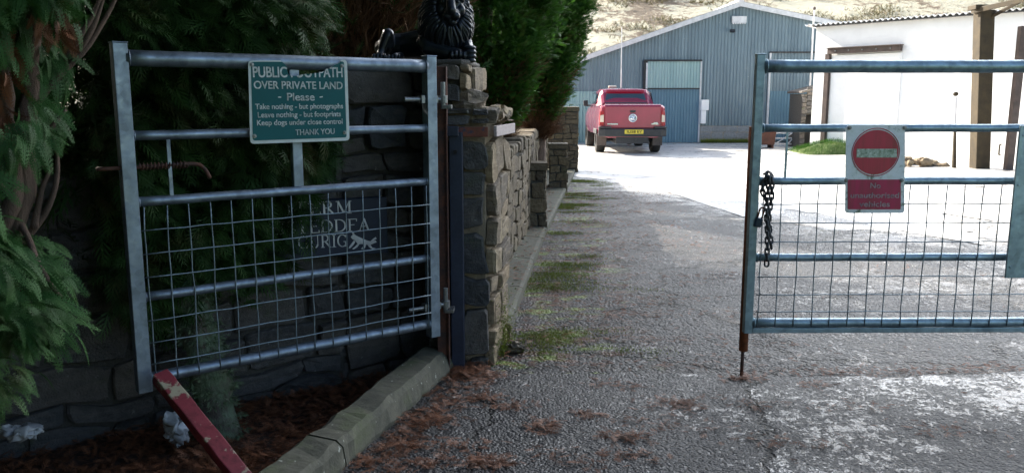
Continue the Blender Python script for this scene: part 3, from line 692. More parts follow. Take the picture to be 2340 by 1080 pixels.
for z in (1.545, .43):
    mb = MB(); c0 = pt(LG+.085, z); mb.tube([c0-Z*.05, c0+Z*.09], .013, 12); mb.obox(c0+V(.02, .03, -.04), V(.05, 0, 0), V(0, .09, 0), Z*.02); mb.build('hinge_pin', M['bolt'], hp, bevel=.002)

# right gate
RL = P(1722, 450, 4.43); RL.z = 0; RU = V(1, 0.012, 0).normalized(); RN = V(.012, -1, 0).normalized(); LR = 2.05
rgt = thing('galvanised_gate', 'galvanised bar gate standing across the right of the drive, carrying the no entry sign', 'gate', RL)
pr = bar_gate(rgt, RL, RU, RN, LR, M['galv2'], 20, .045)
mb = MB(); mb.obox(pr(LR/2, .294, .0), RU*(LR-.05), RN*.03, Z*.028); mb.build('bottom_strip', M['galv2'], rgt, bevel=.003)
mb = MB(); p0 = P(1797, 345, 4.43); mb.obox(V(p0.x, p0.y, 1.255), RU*.011, RN*.006, Z*.27); mb.build('guide_bar', M['galv2'], rgt)
mb = MB(); pa = P(2330, 290, 4.37); mb.obox(V(pa.x+.105, pa.y, 1.005), V(.21, 0, 0), V(0, .012, 0), Z*.81); mb.obox(V(pa.x+.05, pa.y+.02, 1.005), V(.012, 0, 0), V(0, .05, 0), Z*.79)
for z in (1.36, 1.1, .66): mb.tube([V(pa.x+.02, pa.y-.01, z), V(pa.x+.02, pa.y-.0, z)], .006, 8)
mb.build('end_plate', M['galv2'], rgt, bevel=.003)
mb = MB(); xb = pr(-.004, 0).x
mb.tube([V(xb+.004, 4.487, .16), V(xb+.004, 4.487, 1.40)], .025, 14); mb.build('drop_bolt', M['orange_rust'], rgt, smooth=True)
mb = MB(); mb.tube([V(xb+.0, 4.487, -.02), V(xb+.002, 4.487, .2)], .0095, 10); mb.build('bolt_rod', M['rust'], rgt, smooth=True)
op = thing('gate_post', 'galvanised steel post at the right edge holding the right gate', 'post', pr(LR+.12, 0))
mb = MB(); mb.bx2((pr(LR+.08, 0).x, 4.40, -.02), (pr(LR+.2, 0).x, 4.52, 1.8)); mb.build('column', M['galv2'], op, bevel=.006)

# chain with padlock
ch = thing('chain', 'dark oily steel chain looped over the right gate rail beside its end post', 'chain', P(1755, 600, 4.40))
mb = MB(); links = []
def link(c, d, flip): 
    d = d.normalized(); side = d.cross(V(0, -1, 0)).normalized() if not flip else V(0, -1, 0)
    pts = []
    for i in range(14):
        an = 2*math.pi*i/14; a0 = math.cos(an)*.011; b0 = math.sin(an)*.011+(.010 if math.sin(an) > 0 else -.010); pts.append(c+side*a0+d*b0)
    pts.append(pts[0]); mb.tube(pts, .0052, 6, False)
path = spline([P(1752, 600, 4.385), P(1754, 540, 4.385), P(1752, 480, 4.385), P(1756, 430, 4.385), P(1757, 395, 4.39)], 40)
i = 0; acc = 0; last = path[0]
def along(path, step, f0):
    k = 0; d = 0; last = path[0]; link(path[0], path[1]-path[0], f0)
    for j in range(1, len(path)):
        d += (path[j]-path[j-1]).length
        if d >= step: k += 1; link(path[j], path[j]-path[j-1], (k+f0) % 2); d = 0
along(spline([P(1752, 600, 4.385), P(1754, 540, 4.385), P(1752, 480, 4.385), P(1756, 430, 4.385), P(1757, 404, 4.385), P(1754, 394, 4.41), P(1750, 396, 4.45)], 400), .029, 0)
along(spline([P(1762, 560, 4.395), P(1757, 500, 4.40), P(1763, 450, 4.40), P(1763, 410, 4.39), P(1758, 396, 4.41)], 400), .029, 1)
along(spline([P(1748, 452, 4.40), P(1742, 432, 4.40), P(1748, 412, 4.40), P(1752, 398, 4.41)], 300), .029, 1)
mb.build('links', M['chain'], ch, smooth=True)
pl = thing('padlock', 'navy padlock hanging from the chain on the right gate', 'padlock', P(1735, 505, 4.40))
ax = (P(1745, 470, 4.40)-P(1733, 510, 4.40)).normalized(); sx_ = V(ax.z, 0, -ax.x); c0 = P(1733, 508, 4.40)
mb = MB(); mb.obox(c0, sx_*.038, ax*.052, V(0, .02, 0)); mb.build('case', M['padlock'], pl, bevel=.006)
mb = MB(); mb.tube([c0-sx_*.012+ax*.02]+[c0+ax*(.07+.012*math.sin(t))-sx_*.012*math.cos(t) for t in np.linspace(0, math.pi, 9)]+[c0+sx_*.012+ax*.02], .0048, 8); mb.build('shackle', M['orange_rust'], pl, smooth=True)

# ================================================================== SIGNS
SO = GL+GN*.045; q = lambda px, py: ONP(px, py, SO, GN)
sg = thing('footpath_sign', 'green public footpath sign with broken top edge bolted to the left gate', 'sign', q(683, 240))
def evaluated_cut(o, cutter):
    m = o.modifiers.new('cut', 'BOOLEAN'); m.operation = 'DIFFERENCE'; m.object = cutter; m.solver = 'EXACT'
    bpy.context.view_layer.update(); me = bpy.data.meshes.new_from_object(o.evaluated_get(bpy.context.evaluated_depsgraph_get()))
    o.modifiers.clear(); o.data = me
def rrect(pts, r=.03):
    out = []
    for i in range(4):
        p, a, b = pts[i], pts[i-1], pts[(i+1) % 4]; da, db = (a-p).normalized(), (b-p).normalized()
        for t in np.linspace(0, 1, 5): out.append((p+da*r)*(1-t)**2+p*2*t*(1-t)+(p+db*r)*t*t)
    return out
cor = [q(567, 139), q(793, 137), q(799, 321), q(572, 329)]
cutm = MB(); notch = [(640, 120), (641, 139), (648, 145), (655, 152), (657, 165), (660, 173), (676, 174), (690, 171), (705, 169), (722, 168), (738, 164), (752, 157), (764, 149), (776, 144), (780, 136), (782, 120)]
cutm.prism([q(*p)-GN*.03 for p in notch], GN*.06); cut = cutm.build('cut', M['dark'])
mb = MB(); mb.prism([p-GN*.003 for p in rrect(cor, .02)], GN*.003); bd = mb.build('backing', M['sign_white'], sg)
inn = [q(573, 141.5), q(786, 141), q(792, 314), q(578, 321.5)]
mb = MB(); mb.prism(rrect(inn, .012), GN*.0015); gr = mb.build('green_panel', M['sign_green'], sg)
mb = MB(); nt_ = GN
for (body, x0, y0, x1, y1, cap, bold) in (('PUBLIC FOOTPATH', 578, 177, 782, 177, 23, .0018), ('OVER PRIVATE LAND', 580, 203, 782, 204, 17, .0012), ('-', 635, 228, 642, 228, 0, 0), ('Please', 656, 230, 718, 230, 17, .0011),
        ('-', 730, 228, 737, 227, 0, 0), ('Take nothing - but photographs', 583, 250, 783, 248, 12, .0009), ('Leave nothing - but footprints', 589, 269, 778, 266, 12, .0009), ('Keep dogs under close control', 587, 287, 782, 283, 12, .0009), ('THANK YOU', 675, 309, 764, 306, 13, .0008)):
    if body == '-':
        mb.prism([q(x0, y0-7)+GN*.0017, q(x1, y1-7)+GN*.0017, q(x1, y1-4.5)+GN*.0017, q(x0, y0-4.5)+GN*.0017], GN*.001); continue
    put_text(mb, body, q(x0, y0)+GN*.002, q(x1, y1)+GN*.002, GN, cap*(q(600, 200)-SO).length*0+cap*4.0/F, bold)
lt = mb.build('lettering', M['letter'], sg)
for o_ in (bd, gr): evaluated_cut(o_, cut)
# trim the broken-off tops of the letters with the same outline: drop faces whose centre lies in the gap
def innotch(p):
    d = p-EYE; x = CX+F*d.x/d.dot(FW); y = CY-F*d.dot(UPV)/d.dot(FW); c = False; n = len(notch)
    for i in range(n):
        (xa, ya), (xb_, yb_) = notch[i], notch[i-1]
        if (ya > y) != (yb_ > y) and x < (xb_-xa)*(y-ya)/(yb_-ya)+xa: c = not c
    return c
bm = bmesh.new(); bm.from_mesh(lt.data); off = worldloc(sg)
bmesh.ops.triangulate(bm, faces=bm.faces[:]); bmesh.ops.subdivide_edges(bm, edges=[e_ for e_ in bm.edges if e_.calc_length() > .006 and (e_.verts[0].co+off).z > q(680, 180).z], cuts=3, use_grid_fill=True)
bmesh.ops.triangulate(bm, faces=bm.faces[:])
bmesh.ops.delete(bm, geom=[f for f in bm.faces if innotch(f.calc_center_median()+off)], context='FACES'); bm.to_mesh(lt.data); bm.free()
bpy.data.objects.remove(cut)
for (px, py) in ((575, 148), (781, 151), (581, 311), (787, 303)):
    mb = MB(); c0 = q(px, py)+GN*.002; mb.tube([c0, c0+GN*.003], .0095, 14); mb.tube([c0+GN*.003, c0+GN*.009], .0055, 6); mb.build('bolt', M['bolt'], sg, bevel=.001)

RO = RL+RN*.05; rq = lambda px, py: ONP(px, py, RO, RN)
ne = thing('no_entry_sign', 'round red no entry sign on algae stained white board fixed to the right gate', 'sign', rq(2000, 390))
mb = MB(); mb.prism([p-RN*.004 for p in rrect([rq(1934, 286), rq(2068, 286), rq(2067, 487), rq(1931, 487)], .02)], RN*.004); mb.build('board', M['algae_white'], ne)
cc_ = rq(2001, 348); R_ = (rq(2056, 348)-cc_).length; up_ = Z
disc = lambda r, d: [cc_+RU*(r*math.cos(t))+Z*(r*.97*math.sin(t))+RN*d for t in np.linspace(0, 2*math.pi, 49)[:-1]]
mb = MB(); mb.ring(cc_+RN*.001, RN, R_*.985, .0022, 48, 6, u=RU); mb.build('rim', M['sign_red'], ne, smooth=True)
mb = MB(); mb.prism(disc(R_*.945, .0002), RN*.002); mb.build('red_disc', M['sign_red'], ne)
mb = MB(); mb.prism([p+RN*.0025 for p in (rq(1957, 340), rq(2049, 340), rq(2049, 360), rq(1957, 360))], RN*.001); mb.build('white_bar', M['algae_bar'], ne)
mb = MB(); mb.prism([p+RN*.0002 for p in rrect([rq(1937, 410), rq(2058, 410), rq(2058, 478), rq(1937, 478)], .006)], RN*.002); tp_ = mb.build('text_plate', M['plate_red'], ne)
mb = MB()
for body, x0, x1, y0, cap in (('No', 1988, 2011, 430, 13), ('unauthorised', 1943, 2053, 452, 13), ('vehicles', 1963, 2032, 472, 13)):
    put_text(mb, body, rq(x0, y0)+RN*.0026, rq(x1, y0)+RN*.0026, RN, cap*4.4/F, .0008)
mb.build('lettering', M['letter_red'], tp_)
for (px, py) in ((1941, 292), (2067, 292), (1933, 412), (2060, 412)):
    mb = MB(); c0 = rq(px, py); mb.tube([c0, c0+RN*.006], .0105, 12); mb.tube([c0+RN*.006, c0+RN*.011], .006, 6); mb.build('bolt', M['bolt'], ne, bevel=.001)

# slate name plate on the garden wall (serif letters drawn as strokes)
NO = WA+WN*.115; nq = lambda px, py: ONP(px, py, NO, WN)
nb = thing('name_plate', 'dark slate farm name plate with silver serif letters on the wall behind the gate', 'sign', nq(780, 510))
na, nb_, nc = nq(884, 452), nq(887, 578), nq(660, 462); hgt = abs(nc.z-nq(665, 588).z)
plc = [nq(600, 467), nq(884, 450), nq(887, 577), nq(604, 596)]
mb = MB(); mb.prism([p-WN*.09 for p in plc], WN*.09); mb.build('slab', M['slate'], nb, bevel=.003)
TH_, TN = .115, .05
GLY = {'E': (.62, [('v', .12, 0, 1), ('h', 0, .12, .6), ('h', 1, .12, .6), ('h', .52, .12, .46), ('s', .6, 0, .22), ('s', .6, .78, 1)]),
 'F': (.58, [('v', .12, 0, 1), ('h', 1, .0, .58), ('h', .52, .12, .44), ('h', 0, 0, .27), ('s', .58, .78, 1)]),
 'T': (.66, [('v', .33, 0, 1), ('h', 1, .02, .64), ('h', 0, .18, .48), ('s', .03, .78, 1), ('s', .63, .78, 1)]),
 'I': (.3, [('v', .15, 0, 1), ('h', 1, .0, .3), ('h', 0, .0, .3)]),
 'R': (.74, [('v', .12, 0, 1), ('h', 0, 0, .27), ('a', .30, .74, .25, .26, -90, 90), ('h', 1, 0, .32), ('h', .48, .12, .32), ('d', .32, .48, .68, 0), ('h', 0, .58, .76)]),
 'M': (.95, [('v', .82, 0, 1), ('n', .12, 0, 1), ('d', .12, 1, .47, .05), ('t', .47, .05, .82, 1), ('h', 0, 0, .25), ('h', 0, .68, .95), ('h', 1, 0, .16), ('h', 1, .8, .95)]),
 'D': (.78, [('v', .12, 0, 1), ('h', 0, 0, .32), ('h', 1, 0, .32), ('a', .28, .5, .46, .5, -90, 90)]),
 'A': (.8, [('t', .1, 0, .4, 1), ('d', .4, 1, .7, 0), ('h', .36, .22, .58), ('h', 0, 0, .22), ('h', 0, .58, .82)]),
 'S': (.55, [('a', .27, .75, .2, .23, 20, 270), ('a', .27, .25, .22, .25, -160, 90), ('s', .48, .75, .95), ('s', .04, .05, .25)]),
 'G': (.78, [('a', .42, .5, .38, .5, 40, 320), ('v', .68, .02, .42), ('h', .42, .5, .8), ('s', .7, .72, .98)]),
 'U': (.78, [('v', .14, .25, 1), ('n', .62, .25, 1), ('a', .38, .28, .24, .28, 180, 360), ('h', 1, 0, .28), ('h', 1, .5, .75)])}
def serif_text(mb, body, p0, p1, n, capm):
    tot = sum(GLY[c][0]+.09 if c != ' ' else .3 for c in body)-.09; u = p1-p0; L_ = u.length; u.normalize(); k = L_/tot; x = 0
    def quad(a, b, wd):
        a, b = V(*a, 0), V(*b, 0); d = (b-a).normalized(); m = V(-d.y, d.x, 0)*wd/2
        mb.prism([p0+u*((x+c.x)*k)+Z*(c.y*capm) for c in (a-m, b-m, b+m, a+m)], n*.002)
    for c in body:
        wd, st = GLY[c]
        for s in st:
            if s[0] == 'v': quad((s[1], s[2]), (s[1], s[3]), TH_)
            elif s[0] == 'n': quad((s[1], s[2]), (s[1], s[3]), TN)
            elif s[0] == 'h': y = min(max(s[1], .025), .975); quad((s[2], y), (s[3], y), TN)
            elif s[0] == 's': quad((s[1], s[2]), (s[1], s[3]), TN)
            elif s[0] == 'd': quad((s[1], s[2]), (s[3], s[4]), TH_)
            elif s[0] == 't': quad((s[1], s[2]), (s[3], s[4]), TN)
            elif s[0] == 'a':
                _, cx, cy, rx, ry, a0, a1 = s; N_ = 14
                for i in range(N_):
                    t0, t1 = (math.radians(a0+(a1-a0)*j/N_) for j in (i, i+1)); wv = TN+(TH_-TN)*abs(math.cos((t0+t1)/2))
                    quad((cx+rx*.93*math.cos(t0), cy+ry*.95*math.sin(t0)), (cx+rx*.93*math.cos(t1), cy+ry*.95*math.sin(t1)), wv)
        x += wd+.09
mb = MB(); f = 4.6/F
for body, px0, px1, yb0, yb1 in (('FFERM', 655, 803, 492, 487), ('EISTEDDFA', 612, 845, 537, 526), ('GURIG', 680, 793, 568, 563)):
    serif_text(mb, body, nq(px0, yb0)+WN*.002, nq(px1, yb1)+WN*.002, WN, 29*f)
mb.build('lettering', M['silver'], nb)
mb = MB()
for pl_ in ([(801, 541), (808, 533), (812, 537), (820, 541), (829, 545), (838, 549), (846, 551), (858, 549), (860, 553), (850, 557), (843, 560), (832, 557), (822, 557), (816, 556), (811, 549), (805, 546)],
            [(808, 549), (812, 551), (806, 560), (800, 566), (796, 567), (799, 561)], [(816, 556), (821, 557), (816, 564), (808, 569), (804, 568), (811, 563)], [(838, 557), (846, 559), (850, 565), (858, 567), (850, 569), (842, 563)], [(830, 556), (836, 558), (834, 565), (828, 569), (824, 568), (830, 562)],
            [(806, 536), (803, 530), (809, 532)], [(846, 551), (852, 545), (858, 541), (860, 545), (855, 548), (850, 553)]):
    mb.prism([nq(*p)+WN*.002 for p in pl_], WN*.002)
mb.build('animal_emblem', M['silver'], nb)

# ================================================================== LION STATUE
LO = P(1015, 138, 4.93); LO.z = 1.765; LS = .00259
ln = thing('lion_statue', 'black bronze lion statue lying on top of the stone gate pier', 'statue', LO)
def lp(x, u, f): return LO+V(x, -f, u)*LS
def le(mb, c, r, R=None, seg=18, rings=12): mb.ell(lp(*c), (r[0]*LS, r[2]*LS, r[1]*LS), R, seg, rings)   # r = across, up, towards the viewer
def lt_(mb, pts, r, seg=12):
    pts = [lp(*p) for p in pts]; mb.tube(pts, [x*LS for x in r], seg); 
    for p, x in ((pts[0], r[0]), (pts[-1], r[-1])): mb.ell(p, (x*LS,)*3, None, 12, 8)
mb = MB()
lt_(mb, [(-10, 42, -22), (-50, 40, -40), (-95, 36, -58), (-130, 34, -62)], [40, 33, 29, 30], 18)            # trunk
le(mb, (0, 52, 0), (46, 50, 40)); le(mb, (6, 92, 6), (34, 36, 30))                                          # chest and neck
le(mb, (-132, 38, -48), (23, 27, 26)); lt_(mb, [(-142, 30, -34), (-128, 40, -12), (-126, 58, -8)], [20, 17, 14])  # haunch and raised knee
lt_(mb, [(-128, 54, -6), (-140, 22, 0), (-142, 9, 12)], [13, 10, 9]); le(mb, (-141, 8, 20), (15, 9, 12))
lt_(mb, [(-100, 10, -10), (-108, 8, 12)], [10, 9])
for k in range(4): le(mb, (-153+8*k, 7, 27), (4.6, 8, 8)); le(mb, (-122+8*k, 6, 16), (4.4, 7.5, 8))
lt_(mb, [(-40, 40, 16), (-32, 26, 34), (6, 17, 42), (34, 12, 46)], [20, 17, 14, 13])                         # left foreleg
for k in range(4): le(mb, (21+9*k, 9+2.2*math.sin(k*1.1), 56-1.2*k), (5.6, 9.5, 11))
lt_(mb, [(44, 42, 8), (52, 26, 22), (58, 17, 36)], [19, 16, 15])                                             # right foreleg, paw over the edge
for k in range(4): le(mb, (60, 26-9.2*k, 47-abs(k-1.5)*2), (15.5-abs(k-1.3)*1.2, 5.4, 12))
le(mb, (18, 121, 26), (31, 32, 30)); le(mb, (18, 140, 20), (25, 14, 22))                                     # skull
le(mb, (21, 98, 50), (19, 15, 18)); le(mb, (12.5, 92, 58), (10.5, 9.5, 11)); le(mb, (30.5, 92, 58), (10.5, 9.5, 11)); le(mb, (22, 79, 50), (12, 8.5, 12))
lt_(mb, [(19, 136, 46), (20.5, 118, 58), (21.5, 104, 66)], [10, 10.5, 11]); le(mb, (21.7, 101, 66), (11, 6.5, 7))
for sx in (-1, 1):
    lt_(mb, [(19+sx*6, 131, 53), (19+sx*16, 134, 49), (19+sx*26, 127, 41)], [5, 6, 5]); le(mb, (19+sx*21, 106, 40), (11, 13, 12))
    le(mb, (19+sx*36, 142, 8), (9, 12, 6)); le(mb, (19+sx*33, 136, 12), (9, 9, 7))
body = mb.build('body', M['bronze'], ln)
rm = body.modifiers.new('remesh', 'REMESH'); rm.mode = 'VOXEL'; rm.voxel_size = .0038; rm.use_smooth_shade = True
sm = body.modifiers.new('smooth', 'SMOOTH'); sm.factor = .5; sm.iterations = 3
mb = MB()
for sx in (-1, 1): mb = MB(); le(mb, (19+sx*15.5, 122.5, 52.5), (4.2, 3.4, 3.6), None, 12, 8); mb.build('eye', M['bronze'], ln, smooth=True)
mb = MB(); rn = random.Random(5)
le(mb, (4, 72, 6), (56, 62, 42), None, 28, 20); le(mb, (10, 118, 6), (49, 40, 28), None, 24, 16)             # mane mass behind the locks
def manesurf(x, u, f, off):
    c = V(5, 80, 4); d = V(x, u, f)-c; r = V(57, 72, 46); s = math.sqrt((d.x/r.x)**2+(d.y/r.y)**2+(d.z/r.z)**2); d = d/s; return c+d*(1+off)
for ly in range(4):
    for a_ in range(50):
        an = math.radians(360*a_/50+ly*5+rn.uniform(-4, 4))
        if ly < 2 and abs(math.degrees(an) % 360-270) < 20 and ly == 0: pass
        p = V(19+math.cos(an)*(30+ly*7), 112+math.sin(an)*(36+ly*6), 40-ly*7); pts = []; rad = []; ph = rn.uniform(0, 6.28); wob = rn.uniform(3.5, 7.5)
        d0 = V(math.cos(an), math.sin(an)*.8, -.5); n_ = rn.randint(9, 13)
        for k in range(n_):
            t = k/(n_-1); s_ = manesurf(p.x, p.y, p.z, .03+.05*math.sin(3.14*t)-.02*ly); sd_ = math.sin(ph+t*9)*wob*(.35+t)
            pts.append(lp(s_.x+sd_*abs(math.sin(an))**.5, max(s_.y, 5), s_.z)); rad.append((3.5*(1-.75*t**2)+.5)*LS)
            p += (d0*(1-t)*6.5+V(.12*math.cos(an)*3, -6.6*(.25+t), .6*(t-.3)))*.95
        mb.tube(pts, rad, 6)
mane = mb.build('mane', M['bronze'], ln, smooth=True)

# ================================================================== SMALL THINGS AT THE FRONT
a_ = P(366, 858, 3.44); b_ = V(-.96, 3.02, -.02); ax = (b_-a_).normalized(); sv = V(.86, .5, 0); sv = (sv-ax*sv.dot(ax)).normalized(); nv = sv.cross(ax)
pk = thing('timber_prop', 'red painted timber prop leaning on the foot of the left gate', 'plank', b_)
mb = MB(); k = 14
vs = []; fs = []
for i in range(k+1):
    c0 = a_+(b_-a_)*(i/k)
    for (su, sn) in ((-.5, -.5), (.5, -.5), (.5, .5), (-.5, .5)): p = c0+sv*.068*su+nv*.06*sn; vs.append(p+mnoise.noise_vector(p*14)*.003)
for i in range(k):
    for j in range(4): fs.append((i*4+j, i*4+(j+1) % 4, (i+1)*4+(j+1) % 4, (i+1)*4+j))
fs += [(3, 2, 1, 0), tuple(k*4+j for j in range(4))]
mb.add(vs, fs); mb.build('timber', M['redwood'], pk, bevel=.004)
def rag(name, c, r, seed, label, sq=(1, .6, .5), cat='litter'):
    bm = bmesh.new(); bmesh.ops.create_icosphere(bm, subdivisions=4, radius=1)
    for v in bm.verts:
        n_ = mnoise.noise_vector(v.co*1.8+V(seed, 0, 0)); n2 = mnoise.noise(v.co*4.5+V(0, seed, 0))
        v.co = V(v.co.x*r*sq[0], v.co.y*r*sq[1], v.co.z*r*sq[2])*(1+.9*n2*.6)+n_*r*.55
    me = bpy.data.meshes.new(name); bm.to_mesh(me); bm.free(); me.materials.append(M['rag']); me.polygons.foreach_set('use_smooth', [True]*len(me.polygons))
    me.attributes.new('var', 'FLOAT', 'POINT'); o = bpy.data.objects.new(name, me); o.location = c; C.objects.link(o)
    return tag(o, label, cat)
rag('plastic_litter', P(48, 985, 3.38)+Z*.0, .066, 3, 'torn white plastic litter lying on the soil at the left edge', (1.2, .7, .35))
rag('plastic_bag', P(403, 978, 3.66), .062, 8, 'crumpled white plastic bag behind the red timber prop', (.8, .5, 1.1), 'bag')
c0 = G(1165, 800, .0); o = rag('loose_stone', c0+Z*.02, .055, 15, 'loose flat stone lying at the foot of the gate pier', (1.6, .8, .4), 'stone'); o.data.materials[0] = M['stone_warm']

# ================================================================== BARN
BY = 29.5
def bz(px, py): p = P(px, py, BY); return p
X = lambda px, py=200: P(px, py, BY).x
ZB = lambda py, px=1600: P(px, py, BY).z
ridge = P(1690, 12, BY); eL = P(1330, 137, BY); eR = P(1865, 48, BY)
slL = (ridge.z-eL.z)/(ridge.x-eL.x); slR = (ridge.z-eR.z)/(eR.x-ridge.x)
XL = X(1215); XR = X(1925)
def roofz(x): return ridge.z-(ridge.x-x)*slL if x < ridge.x else ridge.z-(x-ridge.x)*slR
bn = thing('barn', 'large blue grey corrugated barn with gable end facing the drive', 'barn', V(ridge.x, BY, 0))
def corr(mb, x0, x1, zlo, zhi, y, per=.115, amp=.02, sub=8):
    n_ = int((x1-x0)/per*sub); zlo_ = zlo if callable(zlo) else (lambda x: zlo); zhi_ = zhi if callable(zhi) else (lambda x: zhi)
    xs = [x0+(x1-x0)*i/n_ for i in range(n_+1)]; vs = []
    for x in xs:
        yy = y-amp*(max(-.55, math.sin(x/per*2*math.pi))); vs += [(x, yy, zlo_(x)), (x, yy, zhi_(x))]
    mb.add(vs, [(2*i, 2*i+2, 2*i+3, 2*i+1) for i in range(n_)])
zsplit = ZB(282)
mb = MB(); corr(mb, XL, XR, lambda x: .55 if X(1600) < x else .02, roofz, BY); mb.build('gable_wall', M['clad'], bn)
mb = MB(); mb.bx2((XL, BY+.05, -.1), (XR, BY+.12, 1.8)); mb.prism([V(XL, BY+.05, 1.8), V(XR, BY+.05, 1.8), V(XR, BY+.05, roofz(XR)-.05), V(ridge.x, BY+.05, ridge.z-.05), V(XL, BY+.05, roofz(XL)-.05)], V(0, .06, 0))
mb.bx2((XL, BY+.12, -.1), (XL+.1, BY+18, roofz(XL)-.1)); mb.bx2((XR-.1, BY+.12, -.1), (XR, BY+18, roofz(XR)-.1)); mb.build('side_wall', M['clad'], bn)
for (x0, x1) in ((XL-.4, ridge.x), (ridge.x, XR)):
    mb = MB(); n_ = 90
    vs = []
    for i in range(n_+1):
        yy = BY-.14+18.2*i/n_; dz = .035*math.sin(yy/.18*2*math.pi) if i else 0
        vs += [(x0, yy, roofz(x0)+.02), (x1, yy, roofz(x1)+.02), (x0, yy, roofz(x0)+.12), (x1, yy, roofz(x1)+.12)]
    fs = []
    for i in range(n_): b0 = 4*i; fs += [(b0+2, b0+3, b0+7, b0+6), (b0, b0+4, b0+5, b0+1)]
    fs += [(0, 1, 3, 2)]
    mb.add(vs, fs); mb.build('roof', M['roof'], bn)
for (x0, x1) in ((XL-.4, ridge.x-.002), (ridge.x+.002, XR)):
    mb = MB(); mb.prism([V(x0, BY-.18, roofz(x0)-.06), V(x1, BY-.18, roofz(x1)-.06), V(x1, BY-.18, roofz(x1)+.10), V(x0, BY-.18, roofz(x0)+.10)], V(0, .035, 0)); mb.build('bargeboard', M['trim'], bn)
mb = MB(); mb.tube([V(ridge.x, BY-.2, ridge.z+.11), V(ridge.x, BY+18, ridge.z+.11)], .10, 8); mb.build('ridge_cap', M['trim'], bn)
# big sliding door
d0, d1, dt, dm, db = X(1478), X(1597), ZB(141), ZB(203), .03
dr = MB(); corr(dr, d0, d1, db, dm-.02, BY-.10, .10, .013); dr.bx2((d0, BY-.09, db), (d1, BY-.06, dm-.02)); dd = dr.build('barn_door', M['clad_blue'], bn)
dr = MB(); corr(dr, d0, d1, dm+.02, dt, BY-.115, .10, .013); dr.bx2((d0, BY-.10, dm+.02), (d1, BY-.07, dt)); dr.build('upper_panel', M['clad_pale'], dd)
dr = MB(); dr.bx2((X(1469), BY-.12, db), (d0-.01, BY-.04, dt+.02)); dr.bx2((X(1469), BY-.16, dt+.005), (d1+.05, BY-.04, dt+.06)); dr.bx2((d0, BY-.14, dm-.02), (d1, BY-.09, dm+.025)); dr.build('door_frame', M['black'], dd)
dr = MB(); dr.bx2((d1+.005, BY-.15, db), (d1+.05, BY-.04, dt)); dr.build('door_post', M['trim'], dd); dr = MB(); dr.bx2((X(1474), BY-.15, dm), (X(1478), BY-.121, dt-.05)); dr.build('door_post', M['trim'], dd)
# second door on the right
e0, e1, et, em = X(1757), X(1900), ZB(122), ZB(208)
dr = MB(); corr(dr, e0, e1, .1, em, BY-.10, .10, .013); dr.bx2((e0, BY-.09, .1), (e1, BY-.06, em)); dd = dr.build('barn_door', M['clad_blue'], bn)
dr = MB(); corr(dr, e0, e1, em+.01, et, BY-.075, .115, .018); dr.bx2((e0, BY-.05, em), (e1, BY-.03, et)); dr.build('upper_panel', M['clad'], dd)
dr = MB(); dr.bx2((e0-.06, BY-.15, .1), (e0-.005, BY-.04, et)); dr.build('door_post', M['trim'], dd)
dr = MB(); dr.bx2((e0-.06, BY-.14, et+.005), (e1, BY-.04, et+.05)); dr.build('lintel', M['black'], dd)
# left lean-to sheets, block plinth
mb = MB(); corr(mb, XL, X(1372), ZB(234), ZB(209), BY-.045); corr(mb, XL, X(1372), .02, ZB(238), BY-.05); mb.bx2((XL, BY-.07, ZB(238)), (X(1372), BY-.03, ZB(234))); mb.build('side_sheet', M['clad_pale'], bn, label='pale sheets low on the left of the gable')
mb = MB(); px0, px1 = d1+.06, e0-.07; mb.bx2((px0, BY-.17, -.05), (px1, BY+.04, .60), .3, 1); stones(mb, V(px0, BY-.17, -.05), V(1, 0, 0), px1-px0, .645, V(0, -1, 0), 77, (.21, .22), (.42, .46), (.006, .012), .006); mb.build('plinth', [M['block'], M['mortar_pale']], bn)
mb = MB(); mb.bx2((X(1665), BY-.12, ZB(53)), (X(1697), BY-.03, ZB(38))); 
for i in range(6): mb.bx2((X(1666)+.08*i, BY-.135, ZB(56)), (X(1666)+.08*i+.05, BY-.1, ZB(52)))
mb.build('vent', M['trim'], bn)
mb = MB(); lc = P(1674, 71, BY-.25); mb.obox(lc, V(.16, 0, 0), V(0, .12, -.03), V(0, .03, .09)); mb.bx2((lc.x-.02, lc.y, lc.z), (lc.x+.02, BY, lc.z+.05)); mb.build('floodlight', M['black'], bn, bevel=.008)
mc = thing('meter_cabinet', 'white meter cabinet with a narrow duct fixed beside the big barn door', 'cabinet', V(X(1607), BY-.2, 0))
mb = MB(); mb.bx2((X(1598)+.03, BY-.3, ZB(252)), (X(1617), BY-.11, ZB(228))); mb.build('box', M['white'], mc, bevel=.01)
mb = MB(); mb.bx2((X(1601), BY-.26, ZB(282)), (X(1612), BY-.13, ZB(252)-.003)); mb.build('duct', M['white'], mc, bevel=.01)
mb = MB(); g0 = V(X(1600), BY-.25, 0); fo = Fol(); n = 2600; pos = np.stack([rg.uniform(X(1602), X(1735), n), BY-.2-np.abs(rg.normal(0, .12, n)), rg.uniform(0, .03, n)], 1)
fo.put(T_TWIG, pos, np.stack([rg.normal(0, .3, n), rg.normal(-.2, .3, n), np.full(n, 1.)], 1), rg.normal(size=(n, 3)), rg.uniform(.05, .2, n), rg.random(n))
tag(fo.build('grass_strip', M['moss'], None), 'green grass growing along the foot of the barn wall', 'grass', None, 'stuff')
# mast at the barn's right end
mt = thing('mast', 'thin pole with short crossbar rising where barn and white shed meet', 'pole', V(P(1861, 300, 27.5).x, 27.5, 0))
mb = MB(); mx = P(1861, 20, 27.5); mb.tube([V(mx.x, 27.5, 0), V(mx.x, 27.5, mx.z)], .03, 8); mb.build('shaft', M['trim'], mt)
mb = MB(); mb.ell(mx, (.05, .05, .06), None, 10, 6); mb.build('finial', M['brown2'], mt); mb = MB(); mb.tube([mx-V(.12, 0, .22), mx+V(.1, 0, -.22)], .014, 6); mb.build('crossbar', M['brown2'], mt)

